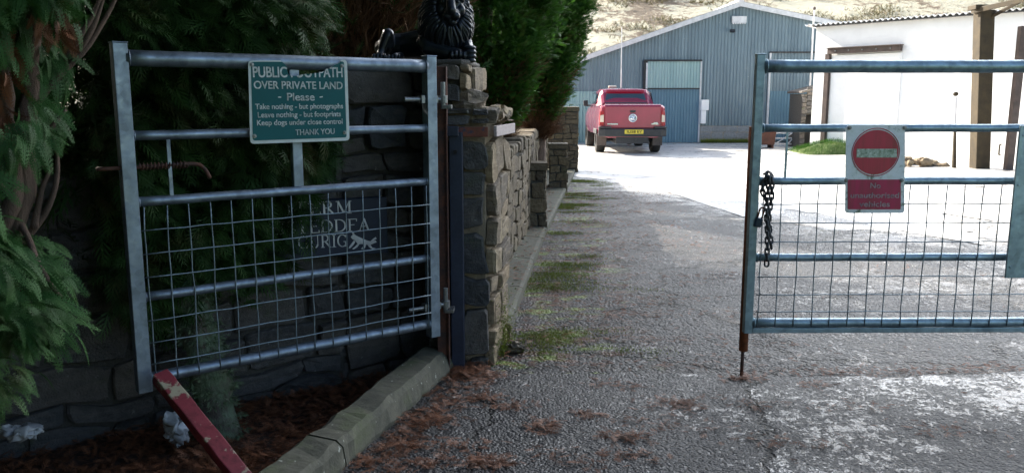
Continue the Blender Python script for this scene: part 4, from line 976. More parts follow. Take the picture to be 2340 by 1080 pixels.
# ================================================================== WHITE SHED AND TIMBER FRAME
A0 = P(1852, 300, 25.0); A0.z = 0; A1 = P(2380, 300, 20.1); A1.z = 0; AU = (A1-A0).normalized(); AN = V(AU.y, -AU.x, 0); LA = (A1-A0).length
if AN.y > 0: AN = -AN
EZ = 3.62
ws = thing('white_shed', 'bright white rendered shed with brown door track on the right of the yard', 'shed', A0)
def aw(s, z, d=0): return A0+AU*s+AN*d+Z*z
def sat(px, py, d=0): p = ONP(px, py, A0+AN*d, AN); return (p-A0).dot(AU), p.z
mb = MB(); LA2 = LA+5
mb.prism([aw(0, -.1), aw(LA2, -.1), aw(LA2, EZ), aw(0, EZ)], -AN*.2); mb.prism([aw(0, -.1, -.21), aw(0, EZ, -.21), aw(0, EZ-.35, -5), aw(0, -.1, -5)], AU*.2); mb.build('wall', M['white'], ws)
mb = MB(); n_ = int(LA2/.155*8); vs = []
for i in range(n_+1):
    s = -.25+(LA2+.3)*i/n_; dz = .028*math.sin(s/.155*2*math.pi); vs += [aw(s, EZ+.03+dz, .22), aw(s, EZ-.3+dz, -5), aw(s, EZ+.045+dz, .22), aw(s, EZ-.285+dz, -5)]
fs = []
for i in range(n_): b0 = 4*i; fs += [(b0, b0+4, b0+5, b0+1), (b0+2, b0+3, b0+7, b0+6), (b0, b0+2, b0+6, b0+4)]
mb.add(vs, fs); mb.build('roof', M['trim'], ws)
mb = MB(); mb.obox(aw(LA2/2, EZ-.008, .1), AU*LA2, AN*.19, Z*.02); mb.build('eaves_shade', M['black'], ws)  # black strip stands for the shadow gaps under the corrugated edge
sa, za = sat(1898, 118); sb, zb = sat(2063, 118)
mb = MB(); mb.obox(aw((sa+sb)/2, za, .10), AU*(sb-sa), AN*.14, Z*.15); mb.obox(aw((sa+sb)/2, za+.085, .12), AU*(sb-sa+.05), AN*.22, Z*.02); dtk = mb.build('door_track', M['brown2'], ws)
mb = MB(); 
for i in range(5): mb = MB(); mb.tube([aw(sa+(sb-sa)*(.12+.19*i), za, .168), aw(sa+(sb-sa)*(.12+.19*i), za, .19)], .02, 8); mb.build('track_bolt', M['bolt'], dtk)
mb = MB(); mb.obox(aw(sa-.02, (za-.1)/2, .07), AU*.13, AN*.12, Z*(za-.05)); mb.build('door_post', M['brown2'], ws)
mb = MB(); mb.obox(aw((sa+sb)/2+.05, (za-.12)/2, .025), AU*(sb-sa-.1), AN*.05, Z*(za-.12)); sdr = mb.build('sliding_door', M['white'], ws)
# timber frame of the open lean-to at the right
lf = thing('lean_to', 'brown timber lean-to frame with thick post standing before the white shed', 'frame', V(P(2245, 380, 18.6).x, 18.6, 0))
p0 = P(2243, 384, 18.6); p1 = P(2250, 26, 18.6)
def postq(name, pxb, pxt, pyb, pyt, Yd, wpx, mat, par, dep=.3):
    w_ = wpx*Yd/F/2; b0 = P(pxb, pyb, Yd); t0 = P(pxt, pyt, Yd); mb = MB()
    vs = [b0+V(sx*w_, sy*dep/2, 0) for sx, sy in ((-1, -1), (1, -1), (1, 1), (-1, 1))]+[t0+V(sx*w_, sy*dep/2, 0) for sx, sy in ((-1, -1), (1, -1), (1, 1), (-1, 1))]
    mb.add(vs, [(3, 2, 1, 0), (4, 5, 6, 7)]+[(i, (i+1) % 4, 4+(i+1) % 4, 4+i) for i in range(4)]); return mb.build(name, mat, par, bevel=.015)
postq('post', 2238, 2249, 388, 24, 18.6, 32, M['brown'], lf); postq('post', 2303, 2338, 392, 60, 18.2, 16, M['brown2'], lf, .15)
mb = MB(); mb.obox((P(2222, 26, 18.6)+P(2400, -14, 17.0))/2, P(2400, -14, 17.0)-P(2222, 26, 18.6), V(0, .12, 0), Z*.11); mb.obox((P(2255, 44, 18.55)+P(2330, 4, 18.0))/2, P(2330, 4, 18.0)-P(2255, 44, 18.55), V(0, .09, 0), Z*.08); mb.build('roof_beam', M['brown'], lf, bevel=.01)
mb = MB(); mb.obox(P(2236, 18, 18.6), V(.30, 0, 0), V(0, .34, 0), Z*.10); mb.build('post_head', M['brown'], lf, bevel=.01)
sn = thing('marker_post', 'slim dark marker post with pale top standing left of the thick timber post', 'post', V(P(2181, 385, 18.7).x, 18.7, 0))
mb = MB(); pb = P(2180, 386, 18.7); ptp = P(2182, 300, 18.7); mb.tube([pb, ptp], [.05, .03], 8); mb.build('base', M['brown'], sn); mb = MB(); mb.tube([ptp+Z*.002, P(2184, 222, 18.7)], .028, 8); mb.build('shaft', M['trim'], sn); mb = MB(); mb.ell(P(2184, 215, 18.7), (.06, .05, .05), None, 10, 6); mb.build('knob', M['brown'], sn)
hd = thing('door_handle', 'small dark handle on the white shed wall behind the posts', 'handle', P(2285, 342, 20.0))
mb = MB(); s_, z_ = sat(2285, 342, .05); mb.tube([aw(s_, z_-.13, .02), aw(s_, z_-.12, .09), aw(s_, z_+.12, .09), aw(s_, z_+.13, .02)], .02, 8); mb.build('grip', M['brown'], hd)

# low stone heap and grass bank
hpz = thing('stone_heap', 'low heap of rough stones on the bright yard right of the no entry sign', 'heap', G(2095, 380))
mb = MB(); hc = G(2085, 382); rn = random.Random(4)
for i in range(34):
    t = rn.random(); c0 = hc+V(-.35+1.2*t, rn.uniform(-.1, .7), max(0, (.30-.28*t))*rn.random()); b0 = len(mb.v); mb.ell(c0, (rn.uniform(.07, .17), rn.uniform(.07, .14), rn.uniform(.05, .1)), None, 8, 6, rn.random())
    for k in range(b0, len(mb.v)): v = Vector(mb.v[k]); mb.v[k] = tuple(v+mnoise.noise_vector(v*7)*.05)
mb.build('stones', M['stone_warm'], hpz)
oc = P(1862, 300, 26.2)
oh = thing('stone_outhouse', 'small rubble stone outhouse with dark doorway between barn and white shed', 'outhouse', V(oc.x, 26.4, 0))
ox0, ox1 = P(1831, 250, 26.2).x, P(1893, 250, 26.2).x; oz0, oz1 = P(1831, 213, 26.2).z, P(1893, 196, 26.2).z; dx0, dx1 = P(1843, 250, 26.2).x, P(1874, 250, 26.2).x; dz = P(1850, 262, 26.2).z
mb = MB(); tp = lambda x: oz0+(oz1-oz0)*min(1, max(0, x/(ox1-ox0)))
mb.bx2((ox0+.02, 26.23, -.1), (dx0, 27.4, oz0-.02), .3, 1); mb.bx2((dx1, 26.23, -.1), (ox1-.02, 27.4, oz0), .3, 1); mb.bx2((dx0, 26.24, dz), (dx1, 27.4, oz0-.02), .3, 1)
stones(mb, V(ox0, 26.23, 0), V(1, 0, 0), dx0-ox0, oz0, V(0, -1, 0), 61, (.1, .2), (.1, .2)); stones(mb, V(dx1, 26.23, 0), V(1, 0, 0), ox1-dx1, oz0+.1, V(0, -1, 0), 62, (.1, .2), (.1, .25), mi=2); stones(mb, V(dx0, 26.23, dz), V(1, 0, 0), dx1-dx0, oz0-dz+.15, V(0, -1, 0), 63, (.1, .18), (.15, .3))
mb.build('masonry', [M['stone'], M['mortar'], M['stone_warm']], oh)
mb = MB(); mb.bx2((dx0+.003, 26.4, 0), (dx1-.003, 26.45, dz-.003)); mb.build('doorway', M['dark'], oh)
mb = MB(); mb.prism([V(ox0-.03, 26.15, oz0-.01), V(ox1, 26.15, oz1-.01), V(ox1, 26.15, oz1+.06), V(ox0-.03, 26.15, oz0+.06)], V(0, 1.4, 0)); mb.build('roof', M['stone'], oh, bevel=.02)
gc = P(1895, 338, 23.6)
def bank(u, v):
    x = P(1828, 338, 23.6).x+(u)*1.75; y = 23.0+v*1.9; s = math.sin(math.pi*min(1, u*1.0))**.5*math.sin(math.pi*v)**.7
    return V(x, y, -.03+.42*s*(.55+.45*u)+.09*mnoise.noise((x*3, y*3, 0))*s)
mb = MB(); mb.grid(bank, 30, 24); struct(mb.build('grass_bank', M['grass'], smooth=True))
fo = Fol(); n = 5000; uu, vv = rg.random(n), rg.random(n); pos = np.array([bank(a1, b1) for a1, b1 in zip(uu, vv)])
fo.put(T_TWIG, pos, np.stack([rg.normal(0, .4, n), rg.normal(-.1, .4, n), np.full(n, 1.)], 1), rg.normal(size=(n, 3)), rg.uniform(.05, .16, n), rg.random(n)); tag(fo.build('bank_grass', M['leaf_sun'], None), 'tufted grass growing on the small bank before the white shed', 'grass', None, 'stuff')
fg = thing('field_gate', 'distant white barred field gate beside the stone outhouse', 'gate', V(P(1800, 333, 27.0).x, 27.0, 0))
fx0, fx1 = P(1768, 300, 27.0).x, P(1832, 300, 27.0).x
for py in (292, 304, 316, 329): mb = MB(); z_ = P(1800, py, 27).z; mb.tube([V(fx0, 27, z_), V(fx1, 27, z_)], .026, 8); mb.build('rail', M['trim'], fg)
for (xa, xb_) in ((fx0, fx0), (fx1, fx1)): mb = MB(); mb.tube([V(xa, 27, .02), V(xa, 27, P(1800, 286, 27).z)], .035, 8); mb.build('post', M['trim'], fg)
mb = MB(); mb.tube([V(fx0+.05, 26.96, .1), V(fx1-.05, 26.96, P(1800, 292, 27).z)], .018, 6); mb.tube([V((fx0+fx1)/2, 26.96, .1), V(fx1-.05, 26.96, .5)], .018, 6); mb.build('brace', M['trim'], fg)
rt = thing('rusty_tank', 'rust brown steel feed trough in front of the barn, seen through the right gate', 'trough', V(P(1752, 330, 26).x, 26, 0))
tx0, tx1 = P(1731, 310, 26).x, P(1774, 310, 26).x; tz0, tz1 = P(1750, 331, 26).z, P(1750, 300, 26).z
mb = MB(); mb.prism([V(tx0+.04, 26, tz0), V(tx1-.04, 26, tz0), V(tx1, 26, tz1), V(tx0, 26, tz1)], V(0, .6, 0)); mb.build('body', M['tank'], rt, bevel=.015)
mb = MB(); mb.bx2((tx0-.03, 25.97, tz1+.002), (tx1+.03, 26.63, tz1+.035)); mb.build('rim', M['tank'], rt, bevel=.008)
for x_ in (tx0+.08, tx1-.08):
    mb = MB(); mb.bx2((x_-.03, 26.05, 0), (x_+.03, 26.5, tz0-.002)); mb.build('leg', M['rust'], rt)

# ================================================================== RED PICKUP
TY = 23.4; TX = P(1444, 350, TY).x
tk = thing('pickup_truck', 'crimson double cab pickup parked in the yard with its tailgate towards us', 'pickup', V(TX, TY, 0))
def T(x, y, z): return V(TX+x, TY+y, z)
HW = .90
mb = MB()
def loft(mb, secs, mi=0):
    """secs: list of (y, [(x, z)...]) rings, same count, mirrored already"""
    m = len(secs[0][1]); vs = []; fs = []
    for y, pr_ in secs: vs += [T(x, y, z) for x, z in pr_]
    for i in range(len(secs)-1):
        for j in range(m): fs.append((i*m+j, i*m+(j+1) % m, (i+1)*m+(j+1) % m, (i+1)*m+j))
    fs.append(tuple(range(m-1, -1, -1))); fs.append(tuple((len(secs)-1)*m+j for j in range(m)))
    mb.add(vs, fs, .5, mi)
def sym(h): return [(x, z) for x, z in h]+[(-x, z) for x, z in reversed(h)]
low = lambda k, top: sym([(.70*k, .46), (.90*k, .52), (.945*k, .74), (.955*k, .98), (.92*k, top-.05), (.86*k, top)])
loft(mb, [(.03, low(.93, 1.33)), (.10, low(.98, 1.36)), (.6, low(1, 1.36)), (2.2, low(1, 1.34)), (3.7, low(1, 1.28)), (3.75, low(1, 1.22)), (4.6, low(.98, 1.14)), (5.05, low(.9, 1.02)), (5.15, low(.82, .95))])
bd = mb.build('body', M['redcar'], tk, smooth=False, bevel=.03)
mb = MB()
cab = lambda k, z0_, z1_, kt: sym([(.86*k, z0_), (.80*kt, z1_-.10), (.72*kt, z1_-.02), (.4*kt, z1_)])
mb2 = [(1.50, 1.34, 1.37, .88), (1.72, 1.34, 1.74, .90), (1.86, 1.34, 1.83, .92), (2.6, 1.34, 1.86, .92), (3.15, 1.34, 1.80, .88), (3.95, 1.28, 1.33, .9)]
loft(mb, [(y, cab(1, a0, max(b0, a0+.12), kt)) for y, a0, b0, kt in mb2]); cabo = mb.build('cab', M['redcar'], tk, bevel=.03)
mb = MB(); f_ = lambda x, z: T(x, 1.50+(z-1.37)*.6-.035, z)
mb.prism([f_(-.62, 1.40), f_(.62, 1.40), f_(.56, 1.69), f_(-.56, 1.69)], V(0, .02, 0)); mb.build('rear_window', M['glass'], cabo, bevel=.006)
mb = MB(); mb.prism([T(-.58, 1.655, 1.735), T(.58, 1.655, 1.735), T(.54, 1.70, 1.79), T(-.54, 1.70, 1.79)], V(0, .02, 0)); mb.build('brake_light', M['redlamp'], cabo)
for sx in (-1, 1):
    mb = MB(); w_ = lambda y, z: T(sx*(.862-(z-1.34)*.14+.02), y, z)
    mb.prism([w_(1.85, 1.39), w_(2.65, 1.39), w_(2.65, 1.74), w_(1.98, 1.74)], V(-sx*.01, 0, 0)); mb.prism([w_(2.72, 1.39), w_(3.55, 1.39), w_(3.15, 1.70), w_(2.72, 1.74)], V(-sx*.01, 0, 0)); mb.build('side_window', M['glass'], cabo)
    mb = MB(); mb.prism([T(sx*.95, 3.3, 1.30), T(sx*1.09, 3.32, 1.31), T(sx*1.10, 3.32, 1.48), T(sx*.96, 3.3, 1.50)], V(0, .10, 0)); mb.obox(T(sx*.92, 3.37, 1.33), V(.14, 0, 0), V(0, .05, 0), Z*.04); mb.build('wing_mirror', M['black'], tk, bevel=.02)
# tailgate
mb = MB(); mb.prism([T(-.77, -.005, .74), T(.77, -.005, .74), T(.78, .02, 1.35), T(-.78, .02, 1.35)], V(0, .05, 0))
mb.prism([T(-.79, -.035, 1.32), T(.79, -.035, 1.32), T(.79, .03, 1.385), T(-.79, .03, 1.385)], V(0, .06, 0)); tg = mb.build('tailgate', M['redcar'], tk, bevel=.015)
mb = MB(); mb.obox(T(0, -.012, 1.19), V(.15, 0, 0), V(0, .03, 0), Z*.055); mb.build('handle', M['black'], tg, bevel=.01)
mb = MB(); ec = T(0, -.018, 1.01); mb.ring(ec, (0, -1, 0), .105, .013, 32, 8); mb.prism([ec+V(.095*math.cos(t), .004, .095*math.sin(t)) for t in np.linspace(0, 6.2832, 29)[:-1]], V(0, .008, 0))
for (xa, za_, xb_, zb_) in ((-.045, .085, 0, .015), (.045, .085, 0, .015), (-.085, .04, -.042, -.075), (-.042, -.075, 0, .005), (.085, .04, .042, -.075), (.042, -.075, 0, .005)): mb.tube([ec+V(xa, -.004, za_), ec+V(xb_, -.004, zb_)], .009, 6)
mb.build('round_emblem', M['chrome'], tg, smooth=True)
mb = MB(); mb.obox(T(-.56, -.010, .845), V(.30, 0, 0), V(0, .016, 0), Z*.035); mb.build('badge', M['chrome'], tg, bevel=.003); mb = MB(); mb.obox(T(.62, -.010, .845), V(.20, 0, 0), V(0, .016, 0), Z*.035); mb.obox(T(.64, -.010, .877), V(.12, 0, 0), V(0, .016, 0), Z*.03); mb.build('badge', M['chrome'], tg, bevel=.003)
for sx in (-1, 1):
    mb = MB(); mb.prism([T(sx*.80, -.0, .80), T(sx*.93, .05, .80), T(sx*.91, .05, 1.20), T(sx*.80, -.0, 1.22)], V(0, .08, 0)); tl = mb.build('tail_light', M['redlamp'], tk, bevel=.02)
    mb = MB(); mb.prism([T(sx*.81, -.012, .90), T(sx*.905, .028, .90), T(sx*.90, .03, 1.08), T(sx*.81, -.012, 1.10)], V(0, .02, 0)); mb.build('lens', M['clearlamp'], tl)
mb = MB(); mb.prism([T(x, -.10 if abs(x) < .8 else -.0, .50) for x in (-.96, -.78, .78, .96)]+[T(.93, .15, .50), T(-.93, .15, .50)], Z*.22); bp = mb.build('rear_bumper', M['black'], tk, bevel=.03)
for sx in (-1, 1): mb = MB(); mb.prism([T(sx*.60, -.115, .725), T(sx*.95, -.06, .725), T(sx*.95, .1, .725), T(sx*.60, .1, .725)], Z*.05); mb.build('bumper_step', M['chrome'] if sx > 2 else M['black'], bp, bevel=.01)
mb = MB(); mb.obox(T(.03, -.115, .635), V(.52, 0, 0), V(0, .012, 0), Z*.115); np_ = mb.build('number_plate', M['plate'], bp, bevel=.003)
mb = MB(); put_text(mb, 'IU58 EY', T(-.17, -.1225, .598), T(.25, -.1225, .598), V(0, -1, 0), .078, .004); mb.build('plate_characters', M['plateink'], np_)
mb = MB(); mb.bx2(T(-.45, .0, .30), T(.45, 4.6, .48)); mb.tube([T(-.7, .95, .38), T(.7, .95, .38)], .06, 10); mb.ell(T(.05, .95, .37), (.15, .15, .15), None, 12, 8); mb.tube([T(.12, -.02, .40), T(.12, .2, .42)], .03, 8); mb.tube([T(.45, .0, .33), T(.45, 1.5, .36)], .04, 10); mb.build('chassis', M['black'], tk)
def wheel(x, y):
    mb = MB(); c0 = T(x, y, .365); pr_ = [(.0, .20), (.105, .21), (.125, .25), (.125, .33), (.10, .362), (.05, .368)]; pr_ = [(-a1, b1) for a1, b1 in reversed(pr_[1:])]+pr_; n_ = 36; vs = []; fs = []; m = len(pr_)
    for i in range(n_):
        t = 2*math.pi*i/n_
        for a1, b1 in pr_: vs.append(c0+V(a1, b1*math.cos(t), b1*math.sin(t)))
    for i in range(n_):
        for j in range(m): fs.append((i*m+j, i*m+(j+1) % m, ((i+1) % n_)*m+(j+1) % m, ((i+1) % n_)*m+j))
    mb.add(vs, fs); wo = mb.build('wheel', M['tyre'], tk, smooth=True)
    sx = 1 if x > 0 else -1
    mb = MB(); mb.ring(c0+V(sx*.06, 0, 0), (1, 0, 0), .2, .02, 28, 6)
    for k in range(6): t = k*math.pi/3; mb.obox(c0+V(sx*.07, .1*math.cos(t), .1*math.sin(t)), V(.03, 0, 0), V(0, .2*math.cos(t), .2*math.sin(t)), V(0, -.05*math.sin(t), .05*math.cos(t)))
    mb.tube([c0+V(sx*.03, 0, 0), c0+V(sx*.1, 0, 0)], .055, 12); mb.build('rim', M['chrome'], wo)
for x in (-.80, .80):
    for y in (1.0, 4.15): wheel(x, y)
for sx in (-1, 1):
    mb = MB(); mb.bx2(T(sx*.80-.14, .55, .22), T(sx*.80+.14, .565, .52)); mb.build('mudflap', M['flap'], tk, bevel=.004)
    mb = MB(); mb.obox(T(sx*.945, 1.0, .62), V(.03, 0, 0), V(0, .86, 0), Z*.14); mb.build('wheel_arch', M['black'], tk, bevel=.02)
mb = MB(); at_ = T(-.30, 2.2, 1.86); mb.bx2(at_-V(.14, .05, 0), at_+V(.10, .1, .07)); mb.build('roof_beacon', M['clearlamp'], tk, bevel=.02)
mb = MB(); ap = P(1421, 62, TY+2.2); mb.tube([V(ap.x+.02, TY+2.2, 1.86), V(ap.x+.01, TY+2.2, 2.5), V(ap.x, TY+2.2, ap.z)], [.02, .014, .010], 8); mb.build('aerial', M['trim'], tk)

# ================================================================== TREES
def inpoly(x, y, poly):
    c = False; n = len(poly)
    for i in range(n):
        (xa, ya), (xb_, yb_) = poly[i], poly[i-1]
        if (ya > y) != (yb_ > y) and x < (xb_-xa)*(y-ya)/(yb_-ya)+xa: c = not c
    return c
def sample(poly, n, rg):
    xs = [p[0] for p in poly]; ys_ = [p[1] for p in poly]; out = []
    while len(out) < n:
        x, y = rg.uniform(min(xs), max(xs)), rg.uniform(min(ys_), max(ys_))
        if inpoly(x, y, poly): out.append((x, y))
    return out
def branches(mb, segs, r0, r1, k=8):
    for sg_ in segs: trunk_mb(mb, spline(sg_, k), r0, r1, 7, .15)

# near cypress at the left edge
rg = np.random.default_rng(21)
nt_ = thing('cypress_tree', 'nearest bright green cypress with bare twisted stems at the left edge', 'tree', V(-2.45, 3.05, -.05))
mb = MB()
stems = [[V(-2.45, 3.1, -.08), P(-90, 800, 3.02), P(12, 640, 3.0), P(45, 480, 3.0), P(58, 330, 3.05), P(75, 100, 3.1), P(60, -300, 3.1)],
         [V(-2.4, 3.0, -.08), P(-120, 760, 2.95), P(5, 520, 2.95), P(30, 380, 3.0), P(10, 180, 3.0), P(-60, -200, 3.0)],
         [V(-2.5, 3.1, -.08), P(-130, 560, 3.05), P(-70, 300, 3.1), P(-120, -250, 3.2)]]
for i, st in enumerate(stems): trunk_mb(mb, spline(st, 26), .05-.008*i, .022, 9, .25, i)
for st in ([P(45, 560, 3.0), P(95, 500, 3.02), P(128, 420, 3.05), P(130, 350, 3.1), P(112, 290, 3.1)], [P(80, 520, 3.0), P(92, 440, 3.02), P(118, 380, 3.05)], [P(70, 250, 3.1), P(140, 170, 3.2), P(205, 100, 3.3), P(262, 0, 3.4), P(300, -120, 3.5)],
           [P(120, 200, 3.2), P(180, 90, 3.3), P(225, 10, 3.4), P(240, -90, 3.5)], [P(30, 460, 3.0), P(0, 420, 2.9), P(-30, 330, 2.85)], [P(160, 145, 3.25), P(215, 60, 3.3), P(235, 0, 3.35)], [P(60, 330, 3.05), P(105, 300, 3.05), P(150, 250, 3.1)],
           [P(45, 500, 3.0), P(70, 560, 2.9), P(110, 640, 2.8), P(150, 690, 2.78)], [P(-40, 600, 2.95), P(30, 640, 2.8), P(90, 740, 2.75)]):
    trunk_mb(mb, spline(st, 14), .014, .006, 6, .2)
mb.build('trunk', M['bark'], nt_, smooth=True)
fo = Fol()
up1 = sample([(-260, -350), (140, -350), (150, 0), (135, 120), (100, 180), (105, 240), (80, 290), (20, 310), (-60, 330), (-260, 350)], 150, rg)
up2 = sample([(-200, 250), (60, 300), (125, 250), (132, 290), (110, 330), (20, 350), (-200, 380)], 16, rg)
lo1 = sample([(-300, 430), (-20, 420), (20, 560), (80, 565), (110, 610), (125, 650), (125, 700), (105, 750), (60, 780), (30, 840), (-30, 880), (-300, 900)], 125, rg)
cen = []; out = []
for (x, y) in up1+up2: d = rg.uniform(2.78, 3.35); cen.append(P(x, y, d)); out.append((.5+x/600+rg.normal(0, .25), -.45+rg.normal(0, .25), -.35+rg.normal(0, .25)))
for (x, y) in lo1: d = rg.uniform(2.55, 3.05); cen.append(P(x, y, d)); out.append((.75+x/500, -.35+rg.normal(0, .3), .25+rg.normal(0, .25)))
clumps(fo, rg, np.array(cen), np.array(out), 26, .085, .105, T_NEAR, .75, .3)
cen = np.array([P(x, y, rg.uniform(3.15, 3.7)) for x, y in sample([(-300, -300), (90, -300), (90, 220), (-300, 350)], 60, rg)]); clumps(fo, rg, cen, np.tile([.3, -.4, -.3], (60, 1)), 18, .14, .13, T_MID, .4, .6)
cen = np.array([P(x, y, rg.uniform(2.9, 3.5)) for x, y in sample([(-600, -900), (0, -1300), (120, -350), (-300, 300), (-700, 900)], 120, rg)]); clumps(fo, rg, cen, np.tile([.2, -.4, -.3], (120, 1)), 18, .2, .2, T_MID, .4, .6)
fo.build('crown', M['near_leaf'], nt_)
fo = Fol(); cen = np.array([P(x, y, rg.uniform(2.9, 3.3)) for x, y in sample([(-100, -50), (150, 0), (145, 180), (120, 330), (95, 350), (40, 350), (-80, 400)], 22, rg)])
clumps(fo, rg, cen, np.tile([.3, -.3, -.7], (22, 1)), 9, .05, .09, T_NEAR, .6, .4); fo.build('dead_sprays', M['needle'], nt_)

# hedge cypresses behind the left gate
def hedge(label, px, poly_front, poly_up, seed, nf, nu, trunk_pts, tr, bark, d0=.26, d1=.85):
    rg = np.random.default_rng(seed); base = trunk_pts[0]; t = thing('cypress_tree', label, 'tree', base, 'dark cypresses of the hedge')
    mb = MB(); trunk_mb(mb, spline(trunk_pts, 22), tr, tr*.5, 14, .22, seed); tro = mb.build('trunk', bark, t, smooth=True)
    if seed == 5:
        fm = Fol(); n = 4200; vv = np.array([v for v in mb.v if v[2] < 1.5]); ii = rg.integers(0, len(vv), n); sp_ = spline(trunk_pts, 60); cz = np.array([[c_.x, c_.y, c_.z] for c_ in sp_]); ps = vv[ii]+rg.normal(0, .014, (n, 3))
        ax_ = np.array([cz[np.argmin(np.abs(cz[:, 2]-z_))] for z_ in ps[:, 2]]); od = norm(ps-ax_); fm.put(T_FAR, ps, od*.8+np.array([0, 0, -.4])+rg.normal(0, .5, (n, 3)), rg.normal(size=(n, 3)), rg.uniform(.015, .042, n), rg.random(n)); fm.build('moss_cover', M['lichen'], t)
    fo = Fol(); cen = []; out = []
    for (x, y) in sample(poly_front, nf, rg):
        d = d0+(d1-d0)*rg.random()**1.6+.10*math.sin(x*.02+seed)*math.cos(y*.017); cen.append(ONP(x, y, GL-GN*d, GN)); out.append((GN.x*.8+rg.normal(.15, .35), GN.y*.9+rg.normal(0, .2), rg.normal(-.05, .25)))
    clumps(fo, rg, np.array(cen), np.array(out), 30, .14, .14, T_MID, .3, .45)
    cen = []; out = []
    for (x, y) in sample(poly_up, nu, rg):
        cen.append(ONP(x, y, GL-GN*rg.uniform(.45, 2.0), GN)); out.append((GN.x+rg.normal(0, .5), GN.y+rg.normal(0, .5), rg.normal(.1, .3)))
    clumps(fo, rg, np.array(cen), np.array(out), 16, .26, .26, T_FAR, .2, .6)
    if seed == 5:  # unseen overhang added above the left gate to block skylight
        cen = []; out = []
        for _ in range(210):
            x, y = rg.uniform(-2.6, .1), rg.uniform(1.6, 4.6); cen.append((x, y, 2.75+.35*abs(x+1.2)*0+rg.uniform(0, .9)+max(0, 3.2-y)*.25)); out.append((rg.normal(.3, .4), rg.normal(-.6, .3), rg.normal(-.2, .2)))
        clumps(fo, rg, np.array(cen), np.array(out), 20, .26, .26, T_FAR, .3, .6)
    fo.build('crown', M['leaf'], t); return t
hedge('big dark cypress with lichen covered trunk directly behind the left gate', 0,
      [(320, -60), (560, -80), (725, -60), (722, 60), (705, 130), (690, 190), (735, 300), (742, 350), (722, 400), (692, 440), (700, 500), (682, 560), (610, 610), (540, 650), (470, 640), (400, 700), (320, 730), (270, 560), (280, 200)], [(150, -1300), (800, -1300), (760, -60), (250, -40), (230, 500), (280, 680), (560, 620), (640, 380)],
      5, 420, 230, [P(506, 1012, 3.86), P(490, 900, 3.88), P(462, 800, 3.92), P(437, 690, 3.98), P(425, 560, 4.05), P(430, 300, 4.2), P(440, -500, 4.4)], .105, M['lichen_bark'])
hedge('deeply shaded cypress between the bright near cypress and the left gate', 0,
      [(150, -60), (330, -60), (320, 200), (330, 500), (330, 760), (250, 790), (170, 740), (150, 500), (200, 200)], [(-300, -1300), (400, -1300), (340, -60), (330, 700), (150, 760), (0, 500), (-200, 400)], 6, 170, 170,
      [V(-2.5, 4.3, -.1), V(-2.48, 4.3, 1), V(-2.5, 4.35, 2.2), V(-2.5, 4.4, 4)], .12, M['bark'], .75, 1.3)

def cone_tree(label, cx, cy, z0, z1, prof, nb, M_, flen, seed, leafm, twz=0, ntw=0, group=None, updir=.8, lum=.16, tpl=T_MID, crad=.16, face=None):
    """crown of branch clumps around an axis; prof(t) radius; twigs hang where the crown has died back below twz"""
    rg = np.random.default_rng(seed); t = thing('conifer_tree', label, 'tree', V(cx, cy, 0), group)
    mb = MB(); trunk_mb(mb, spline([V(cx, cy, -.1), V(cx+.03, cy, z1*.3), V(cx-.02, cy, z1*.6), V(cx, cy, z1*.93)], 14), .13, .03, 9, .2, seed); mb.build('trunk', M['bark'], t, smooth=True)
    fo = Fol(); cen = []; out = []
    k = 0
    while k < nb:
        u = rg.random(); an = rg.random()*2*math.pi
        if face is not None and rg.random() < .55: an = face+rg.normal(0, 1.0)
        z = z0+(z1-z0)*u; r = prof(u)*(1+lum*mnoise.noise((math.cos(an)*2.2+seed, math.sin(an)*2.2, z*1.6))*2)
        if rg.random() > prof(u)/max(prof(.4), .1)+.15: continue
        rr = r*(1-.35*rg.random()**2); cen.append((cx+rr*math.cos(an), cy+rr*math.sin(an), z)); out.append((math.cos(an), math.sin(an), updir)); k += 1
    cen = np.array(cen); out = np.array(out)
    clumps(fo, rg, cen, out, M_, crad, flen, tpl, 0, .4, .15); fo.build('crown', leafm, t)
    if ntw:
        fo = Fol(); m = ntw; an = rg.random(m)*2*math.pi if face is None else face+rg.normal(0, 1.1, m); u = rg.random(m); z = z0-.25+(twz-z0+.25)*u; uu = np.clip((z-z0)/(z1-z0), 0, 1)
        r = np.array([prof(max(q_, .02)) for q_ in uu])*rg.uniform(.25, .98, m); pos = np.stack([cx+r*np.cos(an), cy+r*np.sin(an), z], 1)
        dr = np.stack([np.cos(an), np.sin(an), np.full(m, .75)], 1)+rg.normal(size=(m, 3))*.35
        fo.put(T_TWIG, pos-norm(dr)*.25, dr, rg.normal(size=(m, 3)), rg.uniform(.25, .55, m), rg.random(m)); fo.build('dead_twigs', M['twig'], t)
    return t
bulge = lambda R, lowr=.35: (lambda u: R*(lowr+(1-lowr)*min(1, u*4)**.7)*(1 if u < .55 else max(.05, 1-((u-.55)/.45)**1.7)))
FS = -1.2
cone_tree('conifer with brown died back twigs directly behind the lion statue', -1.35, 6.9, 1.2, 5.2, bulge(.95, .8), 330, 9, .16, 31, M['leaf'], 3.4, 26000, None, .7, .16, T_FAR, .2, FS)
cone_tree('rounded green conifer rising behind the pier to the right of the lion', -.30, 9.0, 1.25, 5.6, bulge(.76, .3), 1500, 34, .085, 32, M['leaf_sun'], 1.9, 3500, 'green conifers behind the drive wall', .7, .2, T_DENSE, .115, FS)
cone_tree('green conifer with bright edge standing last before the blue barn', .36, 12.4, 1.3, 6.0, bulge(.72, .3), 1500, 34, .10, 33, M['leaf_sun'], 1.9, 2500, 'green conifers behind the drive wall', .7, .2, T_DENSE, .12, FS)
cone_tree('conifer mostly hidden behind the last green conifer by the drive', -.35, 15.2, .8, 4.2, bulge(.85), 260, 26, .22, 34, M['leaf'], 0, 0, 'green conifers behind the drive wall', 1, .16, T_FAR, .25)
